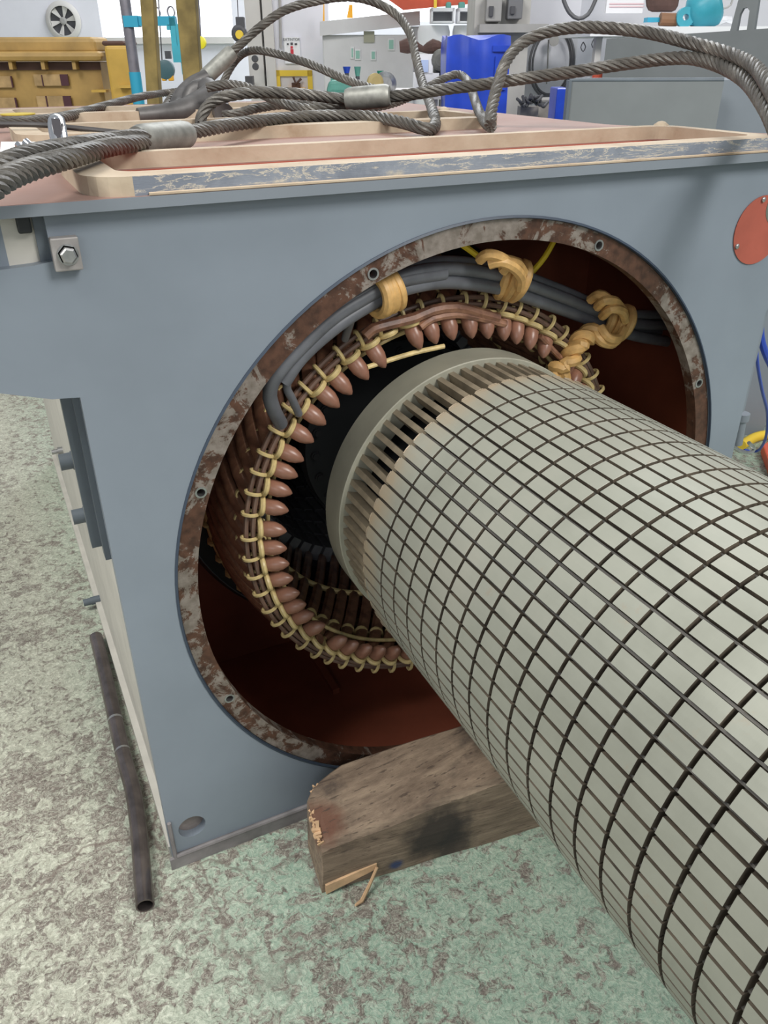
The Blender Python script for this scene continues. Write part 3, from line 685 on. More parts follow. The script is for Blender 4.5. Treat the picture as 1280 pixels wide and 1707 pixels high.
for pts, lb_ in (([(752,395,.12),(782,416,.16),(800,430,.18)], 'yellow cord left of the centre knot, behind the cables'), ([(926,396,.3),(908,428,.3),(885,456,.3)], 'yellow cord hanging against the red wall right of the centre knot')):
    t = MB(); P = [aty(*p) for p in pts]; t.tube(spline(P), .0095, 8); tag(t.obj('yellow_rope', ycord_m, None, smooth=True, base=P[-1]), lb_, 'cord')
#@@FLOORITEMS
# timber block
z0 = FLOOR
B0 = Vector((-.735, -.316, z0)); B1 = Vector((.30, -.445, z0))
fb = B1 - B0; L = fb.length; e = fb.normalized(); nb_ = Vector((-e.y, e.x, 0))
tm = MB(); NX, ring = 26, []
for i in range(NX + 1):
    t = i / NX; s_ = t * L
    hF = .215 + .105 * min(1, t * 1.5) + .0015 * math.sin(t * 23); hB = .245 + .055 * min(1, t * 1.6) + .002 * math.sin(t * 17 + 1)
    dep = .30 if t > .16 else .19 + .11 * (t / .16) ** .6
    fr_ = .002 * math.sin(t * 19)
    c_ = B0 + e * s_
    prof = [c_ + nb_ * (fr_), c_ + nb_ * (fr_ - .006) + Z * (hF * .5), c_ + nb_ * fr_ + Z * (hF - .018), c_ + nb_ * (fr_ + .014) + Z * hF, c_ + nb_ * dep * .5 + Z * (hF * .5 + hB * .5 + .004), c_ + nb_ * (dep - .02) + Z * hB, c_ + nb_ * dep + Z * (hB - .02), c_ + nb_ * dep]
    if i == 0: prof = [p + (Vector((0, 0, 0)) if p.z < z0 + .05 else e * .008) for p in prof]
    ring.append(prof)
vs = [p for r in ring for p in r]; n8 = 8
fs = [(i*n8 + k, i*n8 + (k+1) % n8, (i+1)*n8 + (k+1) % n8, (i+1)*n8 + k) for i in range(NX) for k in range(n8)]
tm.add(vs, fs + [tuple(range(7, -1, -1)), tuple(NX*n8 + k for k in range(n8))])
TB = tag(tm.obj('timber_block', woodm, None, base=B0), 'thick stained timber block on the floor in front of the housing, below the rotor', 'timber block')
sp_ = MB(); w0 = B0 + e * .035
sp_.hexa([B0 + e * .012 - nb_ * .012 + Z * .005, B0 + e * .19 - nb_ * .010 + Z * .055, B0 + e * .19 + Z * .055, B0 + e * .012 + Z * .005], [B0 + e * .012 - nb_ * .010 + Z * .045, B0 + e * .19 - nb_ * .008 + Z * .078, B0 + e * .19 + Z * .078, B0 + e * .012 + Z * .045])
sp_.tube([B0 + e * .19 - nb_ * .012 + Z * .066, B0 + e * .15 - nb_ * .045 + Z * .03, B0 + e * .115 - nb_ * .075 + Z * .008, B0 + e * .09 - nb_ * .085 + Z * .012], [.008, .009, .011, .006], 6, flat=(1, .6))
sp_.v = [p - B0 * 0 for p in sp_.v]; so = sp_.obj('splinter', freshwood, TB); so['label'] = 'pale torn splinter'
for mbv in (0,): pass
ch_ = MB()
for k in range(34):
    tt = k / 33; p = B0 + e * (.010 + .10 * max(0, tt - .5) ** 1.2 + random.uniform(-.004, .010)) + nb_ * (.02 + .22 * tt) + Z * (.222 + .016 * tt + random.uniform(-.006, .006))
    an = random.uniform(0, 3); d1 = e * math.cos(an) + nb_ * math.sin(an); d2 = nb_ * math.cos(an) - e * math.sin(an)
    ch_.obox(p, d1 * random.uniform(.006, .016), d2 * random.uniform(.002, .006), (Z + d1 * random.uniform(-.5, .5)) * random.uniform(.003, .007))
ch_.obj('frayed_edge', freshwood, TB)
# bent steel pipe
pp = [atz(u, v, FLOOR + .031) for u, v in ((160,1062),(172,1110),(190,1190),(206,1260),(222,1320),(231,1380),(236,1440),(242,1510))]
pth = spline(pp, .03); t = MB(); n_ = 18
t.tube(pth, .0300, n_, caps=False); inner = MB(); inner.tube(pth, .0250, n_, caps=False)
o = len(t.v); t.v += inner.v; t.f += [[i + o for i in reversed(f)] for f in inner.f]; t.m += inner.m
N = len(pth)
for b_ in (0, (N - 1) * n_):
    for k in range(n_): t.f.append([b_ + k, b_ + (k+1) % n_, o + b_ + (k+1) % n_, o + b_ + k]); t.m.append(0)
PO = tag(t.obj('steel_pipe', pipem, None, smooth=True, base=pp[-1]), 'bent dark steel pipe lying on the floor beside the left edge of the housing', 'pipe')
for fr2 in (.40, .54):
    i = int(N * fr2); t = MB(); t.tube([pth[i], pth[i].lerp(pth[i+1], .35)], .0306, 18); t.obj('score_mark', bolt_m, PO, base=(0,0,0)).location = tuple(-pp[-1] * S)
#@@ROPES
def rope(mb, pts, r=.023, ph=0.0, pitch=None):
    c_ = resample(spline(pts, .01), .010); pitch = pitch or r * 2 * 4.2
    T = []
    for i in range(len(c_)): T.append((c_[min(i+1, len(c_)-1)] - c_[max(i-1, 0)]).normalized())
    nn = T[0].orthogonal().normalized(); fr_ = []
    for i in range(len(c_)):
        nn = (nn - T[i] * nn.dot(T[i])).normalized(); fr_.append((nn.copy(), T[i].cross(nn)))
    for s_ in range(6):
        P = []
        for i in range(len(c_)):
            a = ph + s_ * PI / 3 + 2 * PI * (i * .010) / pitch; P.append(c_[i] + fr_[i][0] * (math.cos(a) * r * .62) + fr_[i][1] * (math.sin(a) * r * .62))
        mb.tube(P, r * .385, 7)
    mb.tube(c_[::3] + [c_[-1]], r * .45, 6)
def ferrule(parent, a, b, r, n=20):
    t = MB(); d_ = (b - a); L_ = d_.length
    t.lathe(a, d_, [(0, r * .55), (0, r * .86), (L_ * .08, r * .97), (L_ * .16, r), (L_ * .86, r), (L_ * .95, r * .93), (L_, r * .78), (L_, r * .5)], n)
    return t.obj('ferrule', alu, parent, smooth=True)
P = lambda l: [at(u, v, D) for u, v, D in l]
SL1 = thing('wire_rope_sling', atz(560, 193, 1.17), 'wire rope sling with the biggest metal sleeve, its doubled eye leaving the left picture edge', 'wire rope sling', 'wire rope slings on the housing')
t = MB()
rope(t, P([(-140,330,1.35),(-60,300,1.42),(0,277,1.52),(60,257,1.65),(150,240,1.92),(215,231,2.15),(245,229,2.26)]), .0225, .3)
rope(t, P([(-120,395,1.20),(-50,345,1.28),(0,304,1.38),(50,282,1.52),(120,262,1.72),(180,246,1.96),(240,237,2.22)]), .0225, 1.1)
rope(t, P([(300,224,2.42),(340,216,2.55),(400,206,2.75),(480,197,2.98),(560,193,3.10),(620,195,3.08),(670,204,2.98),(705,214,2.92),(722,214,2.98),(725,200,3.2),(716,170,3.6),(703,135,3.9),(693,95,4.1),(683,55,4.2),(660,24,4.3),(622,3,4.3),(580,-5,4.3),(530,1,4.3),(475,17,4.3),(430,48,4.3),(400,75,4.3),(380,92,4.3)]), .0225, .1)
t.obj('rope', ropem, SL1, smooth=True)
ferrule(SL1, at(228, 233, 2.24), at(314, 224, 2.44), .040)
ferrule(SL1, at(388, 86, 4.3), at(338, 133, 4.3), .041)
t = MB()       # eye round the hook, with thimble
t.tube(spline(P([(345,128,4.28),(320,140,4.25),(302,158,4.2),(294,178,4.15),(300,186,4.1)]), .02), .036, 10)
t.tube(spline(P([(348,134,4.3),(358,150,4.25),(362,168,4.2),(350,180,4.15)]), .02), .028, 10)
t.obj('thimble', hookm, SL1, smooth=True)
t = MB(); rope(t, P([(340,132,4.3),(310,146,4.3),(288,160,4.28),(276,178,4.2),(282,190,4.1)]), .019); t.obj('eye_strand', ropem, SL1, smooth=True)
# hook lying on the deck
HK = thing('lifting_hook', atz(300, 196, 1.165), 'dark forged lifting hook lying on the housing top under the sling eye', 'hook')
t = MB(); t.tube(spline(P([(230,192,3.62),(262,190,3.66),(300,185,3.7),(330,174,3.75),(352,160,3.8),(345,150,3.85)]), .02), [.030 + .026 * min(1, i / 14) for i in range(len(spline(P([(230,192,3.62),(262,190,3.66),(300,185,3.7),(330,174,3.75),(352,160,3.8),(345,150,3.85)]), .02)))], 14)
t.obj('hook_body', hookm, HK, smooth=True)
t = MB(); t.tube(spline(P([(318,170,3.85),(322,156,3.85),(336,149,3.85),(352,154,3.85),(362,168,3.8),(368,184,3.75),(374,190,3.7)]), .02), .046, 14); t.obj('hook_eye', hookm, HK, smooth=True)
SL2 = thing('wire_rope_sling', atz(560, 172, 1.17), 'wire rope sling with a metal sleeve at picture centre top, running off to the right', 'wire rope sling', 'wire rope slings on the housing')
t = MB()
rope(t, P([(333,207,3.15),(338,190,3.15),(352,172,3.15),(380,160,3.15),(430,154,3.2),(500,157,3.25),(560,164,3.3),(590,165,3.3)]), .0225, .4)
rope(t, P([(345,146,3.6),(380,141,3.6),(415,147,3.55),(450,163,3.5),(490,178,3.45),(530,181,3.4),(585,172,3.34)]), .0205, .9)
rope(t, P([(630,163,3.3),(680,158,3.25),(740,149,3.2),(810,140,3.15),(880,130,3.1),(960,119,3.05),(1040,107,3.0),(1110,98,2.9),(1160,98,2.8),(1205,112,2.68),(1240,133,2.55),(1268,168,2.4),(1300,240,2.25),(1340,420,2.2),(1370,640,2.3)]), .0225, .2)
t.obj('rope', ropem, SL2, smooth=True)
ferrule(SL2, at(577, 166, 3.3), at(650, 159, 3.26), .044)
SL3 = thing('wire_rope_sling', atz(820, 220, 1.13), 'wire rope sling arching high at the upper right and dipping down to the pink deck', 'wire rope sling', 'wire rope slings on the housing')
t = MB()
rope(t, P([(1400,640,2.2),(1372,420,2.12),(1332,250,2.1),(1310,200,2.2),(1282,145,2.35),(1258,112,2.5),(1220,92,2.65),(1160,74,2.8),(1090,56,2.95),(1020,47,3.05),(960,46,3.12),(910,54,3.15),(870,72,3.15),(845,100,3.1),(830,140,3.05),(820,180,2.98),(817,208,2.92)]), .0225, .5)
rope(t, P([(819,212,2.93),(808,203,3.1),(796,180,3.4),(786,150,3.8),(777,132,4.1),(762,124,4.2),(735,133,4.15),(700,153,4.0),(655,172,3.8),(600,181,3.7),(540,178,3.7),(480,174,3.7),(430,180,3.6),(395,190,3.5),(372,192,3.5)]), .0205, .8)
t.obj('rope', ropem, SL3, smooth=True)
SL4 = thing('wire_rope_sling', atz(290, 152, 1.19), 'thinner wire rope from the left edge across the far deck, slanting behind the central sleeve', 'wire rope sling', 'wire rope slings on the housing')
t = MB()
rope(t, P([(-60,206,3.05),(0,204,3.1),(60,201,3.2),(110,194,3.4),(170,178,3.9),(230,162,4.5),(275,155,4.9),(315,150,4.9)]), .0205, .1)
rope(t, P([(368,148,4.5),(378,125,4.5),(392,102,4.5),(408,88,4.4),(430,84,4.3),(470,92,4.2),(520,108,4.1),(565,128,4.0),(605,143,3.9),(640,152,3.8)]), .0205, .6)
t.obj('rope', ropem, SL4, smooth=True)
t = MB(); pc = P([(-40,207,2.72),(60,208,2.75),(130,214,2.70),(205,222,2.65),(225,226,2.5)]); t.tube(spline(pc), .0085, 8); tag(t.obj('thin_cable', plain('thin_black_cable', (.045, .04, .04), .5), None, smooth=True, base=pc[2]), 'thin dark cable across the housing top behind the chrome link', 'cable')
# chrome link standing between the strands
CH = thing('chrome_link', atz(100, 244, 1.128), 'upright shiny chrome link beside the thick rope at the upper left', 'link')
lp = P([(97,262,2.02),(92,240,2.02),(87,214,2.02),(87,200,2.02),(93,195,2.02),(101,199,2.02),(105,216,2.02),(109,240,2.02),(111,262,2.02)])
t = MB(); t.tube(spline(lp, .012), .0055, 8, flat=(1, 1.8)); t.obj('link_loop', chrome, CH, smooth=True)
t = MB(); c_ = at(99, 232, 2.025); t.obox(c_, RT * .010, FW * .004, Z * .045); t.obj('link_body', dgrey, CH)
t = MB(); a_ = atz(-10, 262, RZ + .004)
q4 = [atz(0, 262, RZ + .003), atz(62, 248, RZ + .003), atz(95, 238, RZ + .003), atz(2, 238, RZ + .003)]
t.hexa(q4, [p + Z * .003 for p in q4]); PA = tag(t.obj('paper_sheet', paper_m, None, base=q4[0]), 'white paper sheet under the thick rope at the left of the housing top', 'paper')
WS = thing('wing_screw', atz(40, 245, RZ + .006), 'small shiny wing screw lying on the white paper at the left', 'screw')
t = MB(); t.tube(P([(28,240,2.02),(36,246,2.02),(46,241,2.02)]), [.008, .006, .008], 8); t.tube(P([(42,236,2.02),(50,243,2.02)]), .010, 10); t.obj('screw_body', chrome, WS, smooth=True)
#@@BACKGROUND
exec_bg = True
def bgthing(name, u, f, label, cat, group=None, zb=None):
    a, _ = lat(u, 100, f); return thing(name, room(a, f, FLOOR if zb is None else zb), label, cat, group)
def pbox(mb, u0, u1, v0, v1, f, th, mat=None):
    """box whose front face spans the given picture rectangle on the plane at level distance f; v1=None reaches the floor"""
    um = (u0 + u1) / 2; a0, _ = lat(u0, v0, f); a1, _ = lat(u1, v0, f); _, z1 = lat(um, v0, f)
    z0 = FLOOR if v1 is None else lat(um, v1, f)[1]
    return rbox(mb, a0, a1, f, f + th, z0, z1, mat)
def ppt(u, v, f): a, z_ = lat(u, v, f); return room(a, f, z_)
# exhaust fan in the back wall
f = WF - .02
FN = thing('exhaust_fan', ppt(107, 35, f), 'round exhaust fan with grey blades set in the pale wall at the upper left', 'fan')
c_ = ppt(107, 35, f); fa = -FH
t = MB(); t.lathe(c_, fa, [(0, .28), (0, .36), (.05, .37), (.10, .30), (.10, .27)], 40, closed=True); t.obj('fan_ring', cream, FN, smooth=True)
t = MB(); t.lathe(c_, fa, [(.0, .28), (.01, .28)], 32); t.obj('fan_back', dgrey, FN)
t = MB()
for k in range(6):
    a = 2*PI*k/6; d1 = RH * math.cos(a) + Z * math.sin(a); d2 = RH * math.cos(a + .42) + Z * math.sin(a + .42)
    o_ = c_ + fa * .03; t.hexa([o_ + d1 * .06, o_ + d1 * .27, o_ + d2 * .27 + fa * .03, o_ + d2 * .06], [o_ + d1 * .06 + fa * .01, o_ + d1 * .27 + fa * .01, o_ + d2 * .27 + fa * .04, o_ + d2 * .06 + fa * .01])
t.obj('fan_blade', cream, FN)
t = MB(); t.lathe(c_, fa, [(0, .07), (.07, .07), (.08, .04)], 20); t.obj('fan_hub', box_m, FN)
# ochre machine housing
f = 9.0
YM = bgthing('ochre_machine', 60, f, 'large ochre-yellow machine with slatted openings behind the housing at the left', 'machine frame')
t = MB(); pbox(t, -260, 166, 104, None, f + .12, .5); t.obj('body', yellow, YM)
t = MB(); pbox(t, -260, 156, 62, 92, f + .05, .5); pbox(t, -260, 168, 86, 103, f - .05, .6); t.obj('cover', yellow, YM, bevel=.05)
t = MB(); a0, z0_ = lat(168, 78, f); a1, _ = lat(206, 78, f)
pbox(t, 172, 214, 76, None, f - .10, .16); t.obj('end_flange', yellow_l, YM, bevel=.03)
t = MB(); pbox(t, 196, 216, 142, 147, f - .18, .08); pbox(t, 152, 176, 150, 154, f - .1, .2); t.obj('ledge', yellow_l, YM)
t = MB(); pbox(t, 168, 206, 68, 76, f + .1, .5); t.obj('bearing_cap', brown, YM, bevel=.03)
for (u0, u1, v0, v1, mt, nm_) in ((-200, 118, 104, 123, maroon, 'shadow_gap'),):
    t = MB(); pbox(t, u0, u1 + 48, v0, v1 - 6, f + .10, .02); t.obj('painted_shade_strip', brown, YM)  # brown strip painted in for the shade below the cover
for u in (-60, 16, 70, 122):
    t = MB(); pbox(t, u - 3, u + 3, 102, 116, f - .0, .12); t.obj('rib', yellow, YM)
for (u0, u1, v0, v1) in ((-60, 17, 127, 146), (-60, 24, 163, 200), (55, 100, 124, 143), (60, 104, 160, 200)):
    t = MB(); pbox(t, u0, u1, v0, v1, f + .085, .02); t.obj('wooden_slats', slat, YM)
for (u0, u1, v0, v1) in ((99, 112, 124, 143), (104, 117, 160, 200), (16.5, 18.5, 127, 146), (68, 69.5, 125, 144), (75, 77, 160, 200), (23.5, 26, 163, 200)):
    t = MB(); pbox(t, u0, u1, v0, v1, f + .075, .02); t.obj('dark_gap', maroon, YM)
# turquoise arm on its grey pole
f = 8.2
JB = bgthing('pole_stand', 215, f, 'grey pole with turquoise arm and base sleeve near the left windows', 'pole stand')
a_, zt = lat(208, 0, f)
t = MB(); t.cyl(room(a_, f, FLOOR), room(a_, f, zt + 2), .047, 14); t.obj('pole', greypipe, JB, smooth=True)
t = MB(); _, zs = lat(225, 120, f); t.cyl(room(a_, f, FLOOR), room(a_, f, zs), .052, 14); t.obj('sleeve', turq, JB, smooth=True)
t = MB(); pbox(t, 204, 228, 26, 45, f - .06, .12); pbox(t, 226, 291, 27, 43, f - .04, .08); t.obj('arm', turq, JB)
t = MB(); pbox(t, 281, 291, 29, 80, f - .04, .05); pbox(t, 291, 298, 40, 80, f - .04, .05); pbox(t, 277, 284, 41, 50, f - .04, .05); pbox(t, 286, 304, 76, 104, f - .06, .10); pbox(t, 301, 311, 100, 124, f - .05, .08); t.obj('bracket', turq2, JB)
t = MB()
for (u, v) in ((285, 20), (261, 21)):
    t = MB(); c_ = ppt(u, v, f); t.tube([c_ + RH * (math.cos(2*PI*k/16) * .030) + Z * (math.sin(2*PI*k/16) * .040) for k in range(16)], .007, 6, closed=True); t.obj('ring_bolt', greypipe, JB, smooth=True)
# two brown posts just behind the housing
f = 6.2
for (u0, u1, ul, ur, lb_) in ((233, 255, 245, 266, 'narrower mottled brown post standing behind the housing, left of the pair'), (292, 325, 309, 337, 'wider mottled brown post standing behind the housing, right of the pair')):
    a0, z1 = lat(u0, 0, f); a1, _ = lat(u1, 0, f); b0, z0_ = lat(ul, 175, f); b1, _ = lat(ur, 175, f)
    k_ = (FLOOR - z1) / (z0_ - z1); c0, c1 = a0 + (b0 - a0) * k_, a1 + (b1 - a1) * k_; k2 = (3.2 - z1) / (z0_ - z1); d0, d1 = a0 + (b0 - a0) * k2, a1 + (b1 - a1) * k2
    t = MB(); t.hexa([room(c0, f, FLOOR), room(c1, f, FLOOR), room(c1, f + .10, FLOOR), room(c0, f + .10, FLOOR)], [room(d0, f, 3.2), room(d1, f, 3.2), room(d1, f + .10, 3.2), room(d0, f + .10, 3.2)])
    tag(t.obj('timber_post', strap_m, None, base=room((c0 + c1) / 2, f, FLOOR), bevel=.008), lb_, 'post')
# hanging hooks
f = 9.0
HB = thing('hook_block', ppt(276, 118, f), 'dark teal round hook block with amber jaws hanging between the two brown posts', 'hook block')
c_ = ppt(276, 116, f); t = MB(); t.lathe(c_, -FH, [(-.03, .06), (-.03, .085), (.03, .085), (.04, .05)], 24); t.obj('sheave', plain('dark_teal', (.06, .13, .15), .4), HB, smooth=True)
t = MB(); pbox(t, 268, 275, 122, 135, f - .03, .06); pbox(t, 279, 287, 122, 135, f - .03, .06); t.obj('jaw', orange_m, HB, bevel=.008)
t = MB(); t.cyl(ppt(270, 100, f), ppt(255, -160, f), .006, 6); pbox(t, 274, 283, 85, 98, f - .02, .05); t.obj('hanger', dgrey, HB)
HB = thing('hook_block', ppt(400, 50, f), 'black and yellow hook block hanging left of the cream column', 'hook block')
t = MB(); t.lathe(ppt(399, 56, f), -FH, [(-.03, .04), (-.03, .075), (.03, .075), (.04, .05)], 20); pbox(t, 392, 406, 28, 56, f - .03, .08); t.obj('block_body', dgrey, HB, bevel=.006)
t = MB(); t.lathe(ppt(399, 58, f - .05), -FH, [(0, .040), (.02, .035)], 16); t.obj('yellow_face', ylw, HB)
t = MB(); t.cyl(ppt(397, 30, f), ppt(388, -160, f), .005, 6); t.obj('chain', greypipe, HB)
HB = thing('yellow_tag', ppt(335, 71, f), 'small yellow tag on a grey rod right of the wider brown post', 'pendant')  # hanging yellow tag, gives no light
t = MB(); t.lathe(ppt(334, 71, f), -FH, [(-.03, .03), (-.03, .055), (.03, .055), (.04, .03)], 16); t.obj('pendant_body', plain('lemon_yellow', (.85, .75, .03), .4), HB, smooth=True)
t = MB(); t.cyl(ppt(334, 62, f), ppt(325, -80, f), .012, 8); t.obj('rod', greypipe, HB)
# cream column, white partition and sign
f = 14.0
t = MB(); pbox(t, 384, 412, -300, None, f, .5); struct(t, 'trim_2', cream)
t = MB(); pbox(t, 416, 434, -300, None, f - .02, .5); struct(t, 'trim_3', cream)
t = MB(); pbox(t, 434, 537, -300, None, f + .1, .4); struct(t, 'wall_partition', wallw)
t = MB(); t.cyl(ppt(462, -200, f + .05), ppt(468, 80, f + .05), .022, 8); tag(t.obj('conduit', box_m, None, base=ppt(466, 80, f + .05)), 'grey conduit running down the white partition to the extinguisher sign', 'conduit')
f = 14.05
SG = thing('safety_sign', ppt(486, 90, f), 'white fire extinguisher notice with a red symbol on the white partition', 'sign')
t = MB(); pbox(t, 473, 499, 62, 106, f, .03); t.obj('sign_board', white, SG)
t = text_mb('EXTINTOR', .052, ppt(486, 68, f - .004), RH, Z, -FH, .002); t.obj('sign_lettering', dgrey, SG)
t = MB(); pbox(t, 478, 481, 72, 75, f - .01, .01); pbox(t, 484, 488, 71, 75, f - .01, .01); pbox(t, 491, 495, 72, 75, f - .01, .01); t.obj('pictogram', dgrey, SG)
t = MB(); pbox(t, 484, 488, 77, 81, f - .01, .01); pbox(t, 484, 489, 82, 91, f - .01, .01); t.obj('red_symbol', signred, SG)
YF = thing('wall_marking', ppt(489, 150, f), 'yellow rectangular frame marking on the white partition under the extinguisher notice', 'frame')
t = MB(); pbox(t, 458, 466, 117, 175, f, .03); pbox(t, 512, 520, 117, 175, f, .03); pbox(t, 458, 520, 117, 127, f, .03); t.obj('frame_bar', ylw, YF)
t = MB(); pbox(t, 486, 500, 138, 147, f - .05, .06); t.tube([ppt(489, 128, f - .05), ppt(493, 140, f - .05), ppt(502, 131, f - .05)], .02, 6); t.obj('bracket', brown, YF)
t = MB(); pbox(t, 478, 508, 147, 175, f - .1, .2); t.obj('tray', orange_m, YF)
t = MB(); pbox(t, 408, 420, 127, 142, 13.6, .2); t.lathe(ppt(425, 98, 13.6), -FH, [(0, .05), (.05, .045)], 14); t.lathe(ppt(426, 111, 13.6), -FH, [(0, .05), (.05, .045)], 14)
tag(t.obj('wall_socket', dgrey, None, base=ppt(425, 110, 13.6)), 'dark round sockets on the cream column', 'socket')
# pale machine cabinet with notices
f = 12.0
PM = bgthing('machine_cabinet', 640, f, 'large pale machine cabinet with green notices behind the sling sleeve', 'machine cabinet')
t = MB(); pbox(t, 537, 690, 58, None, f, 2.0); pbox(t, 680, 748, 44, None, f + .1, 2.0); t.obj('cabinet_body', machw, PM, bevel=.02)
t = MB(); t.hexa([ppt(533, 60, f - .1), ppt(700, 42, f - .1), ppt(700, 42, f + .6), ppt(533, 60, f + .6)], [ppt(533, 36, f - .1), ppt(700, 18, f - .1), ppt(700, 18, f + .6), ppt(533, 36, f + .6)]); t.obj('canopy', machw, PM)
t = MB(); pbox(t, 606, 624, 52, 71, f - .02, .03); t.obj('inspection_window', plain('dusty_glass', (.36, .36, .27), .3), PM)
for (u, v, w_, h_) in ((596, 91, 8, 16), (622, 92, 7, 15), (652, 74, 9, 18), (676, 76, 8, 16), (587, 88, 4, 18)):
    o = MB(); pbox(o, u - w_/2 - 1, u + w_/2 + 1, v - h_/2 - 1, v + h_/2 + 1, f - .02, .02); n_ = o.obj('notice', paper_m, PM)
    o = MB(); pbox(o, u - w_/2 + .8, u + w_/2 - .8, v - h_/2 + 1.5, v + h_/2 - 1.5, f - .03, .01); o.obj('printed_area', poster_g, n_, base=(0, 0, 0)).location = (0, 0, 0)
t = MB(); pbox(t, 535, 720, -40, 36, 15.5, .1); t2 = t.obj('window_2', daylight); t2['kind'] = 'structure'
f = 13.5
for (u0, u1, v0, v1, lb_) in ((578, 588, 8, 30, 'amber wedge on the pale cabinet roof in the bright window'), (538, 541, 5, 35, 'thin yellow upright in front of the bright window left of the wedge')):
    t = MB(); t.hexa([ppt(u0, v1, f), ppt(u1, v1, f), ppt(u1, v1, f + .1), ppt(u0, v1, f + .1)], [ppt(u0 + (u1 - u0) * .4, v0, f), ppt(u1 - .5, v0, f), ppt(u1 - .5, v0, f + .1), ppt(u0 + (u1 - u0) * .4, v0, f + .1)]); tag(t.obj('yellow_marker', orange_m, None, base=ppt(u0, v1, f)), lb_, 'marker')
# red hull shape on top
f = 11.5
RHU = thing('red_tarpaulin', ppt(680, 15, f), 'red-orange sheeted load at the top centre above the white bins', 'tarpaulin')
t = MB(); t.hexa([ppt(628, -14, f), ppt(672, 17, f), ppt(672, 17, f + 1), ppt(628, -14, f + 1)], [ppt(622, -60, f), ppt(690, -60, f), ppt(690, -60, f + 1), ppt(622, -60, f + 1)])
t.hexa([ppt(672, 17, f), ppt(800, 5, f), ppt(800, 5, f + 1), ppt(672, 17, f + 1)], [ppt(690, -60, f), ppt(806, -60, f), ppt(806, -60, f + 1), ppt(690, -60, f + 1)]); t.obj('sheet', red_m, RHU)
t = MB(); pbox(t, 724, 729, -30, 13, f - .1, .08); tag(t.obj('yellow_post', ylw, None, base=ppt(726, 13, f)), 'short yellow post in front of the red-orange load', 'post')
for u, wd_ in ((748, 9), (770, 11)):
    t = MB(); pbox(t, u - wd_ / 2, u + wd_ / 2, 3, 15, f - .12, .1); tag(t.obj('green_bottle', green_m, None, base=ppt(u, 15, f - .1), bevel=.02), ('narrower' if u < 760 else 'wider') + ' of two green bottles under the red-orange load', 'bottle')
for (u0, u1, lb_) in ((719, 758, 'white open storage bin, left one of the pair above the white tanks'), (764, 804, 'white open storage bin, right one of the pair above the white tanks')):
    BN = thing('storage_bin', ppt((u0 + u1) / 2, 38, 11.0), lb_, 'bin')
    t = MB(); pbox(t, u0, u0 + 3, 13, 38, 11, .4); pbox(t, u1 - 3, u1, 13, 38, 11, .4); pbox(t, u0, u1, 13, 19, 11, .4); pbox(t, u0, u1, 35, 38, 11, .4); pbox(t, u0, u1, 13, 38, 11.4, .05); t.obj('bin_shell', white, BN)
for (u0, u1, lb_) in ((697, 752, 'white tank on the left, above the dark lathe spindle'), (756, 798, 'white tank on the right, above the blue tarpaulin')):
    a0, z1 = lat(u0, 42, 11.2); a1, _ = lat(u1, 42, 11.2); z0_ = FLOOR
    t = MB(); r_ = (a1 - a0) / 2; t.lathe(room((a0 + a1) / 2, 11.2 + r_, FLOOR), (0, 0, 1), [(0, r_), (z1 - FLOOR - .06, r_), (z1 - FLOOR, r_ * .9)], 32); tag(t.obj('white_tank', white, None, smooth=True, base=room((a0 + a1) / 2, 11.2 + r_, FLOOR)), lb_, 'tank')
# bench grinder and cups
f = 8.0
BG = bgthing('workbench', 600, f + .1, 'pale workbench carrying the green grinder, behind the slings', 'workbench')
t = MB(); pbox(t, 540, 735, 156, 166, f - .2, 1.2); t.obj('bench_top', cream, BG)
for u in (548, 726):
    t = MB(); pbox(t, u - 4, u + 4, 164, None, f - .1, .1); t.obj('leg', cream, BG)
GR = thing('bench_grinder', ppt(566, 155, f), 'green bench machine on the bench beside the slanting rope', 'grinder')
t = MB(); t.hexa([ppt(543, 156, f), ppt(590, 156, f), ppt(590, 156, f + .4), ppt(543, 156, f + .4)], [ppt(548, 134, f), ppt(584, 130, f), ppt(584, 130, f + .4), ppt(548, 134, f + .4)]); t.obj('grinder_body', green_m, GR, bevel=.03)
t = MB(); pbox(t, 551, 562, 128, 136, f + .05, .2); t.obj('handwheel', green_m, GR)
for (u, v0, v1, w_, mt, lb_) in ((578, 111, 122, 14, blue_t, 'small blue cup on top of the bench'), (596, 111, 127, 12, green_m, 'pale green cup right of the blue cup'), (634, 118, 131, 12, dgreen, 'dark green cup left of the lofty rope loop')):
    ca = ppt(u, v1, f + .2); cb_ = ppt(u, v0, f + .2); t = MB(); r_ = abs(lat(u + w_ / 2, v0, f)[0] - lat(u, v0, f)[0]); h_ = cb_.z - ca.z
    t.lathe(ca, (0, 0, 1), [(0, r_ * .6), (h_, r_), (h_, r_ * .85), (h_ * .2, r_ * .5)], 18)
    ob = tag(t.obj('cup', mt, None, smooth=True, base=ca), lb_, 'cup')
    t = MB(); t.cyl(ca - Z * .16, ca, .02, 8); t.obj('stem', dgrey, ob, base=(0, 0, 0)).location = tuple(-ca * S)
t = MB(); t.lathe(ppt(624, 138, f), -FH + RH * .5, [(0, .075), (.03, .075), (.04, .05)], 24); tag(t.obj('grinding_disc', plain('tan_disc', (.42, .33, .14), .6), None, base=ppt(624, 146, f)), 'tan abrasive disc leaning on the bench above the sleeve', 'disc')
t = MB(); t.lathe(ppt(642, 140, f + .1), -FH, [(0, .10), (.05, .10), (.09, .06)], 24); tag(t.obj('steel_pan', bolt_m, None, smooth=True, base=ppt(642, 150, f + .1)), 'round silvery pan behind the tan disc', 'pan')
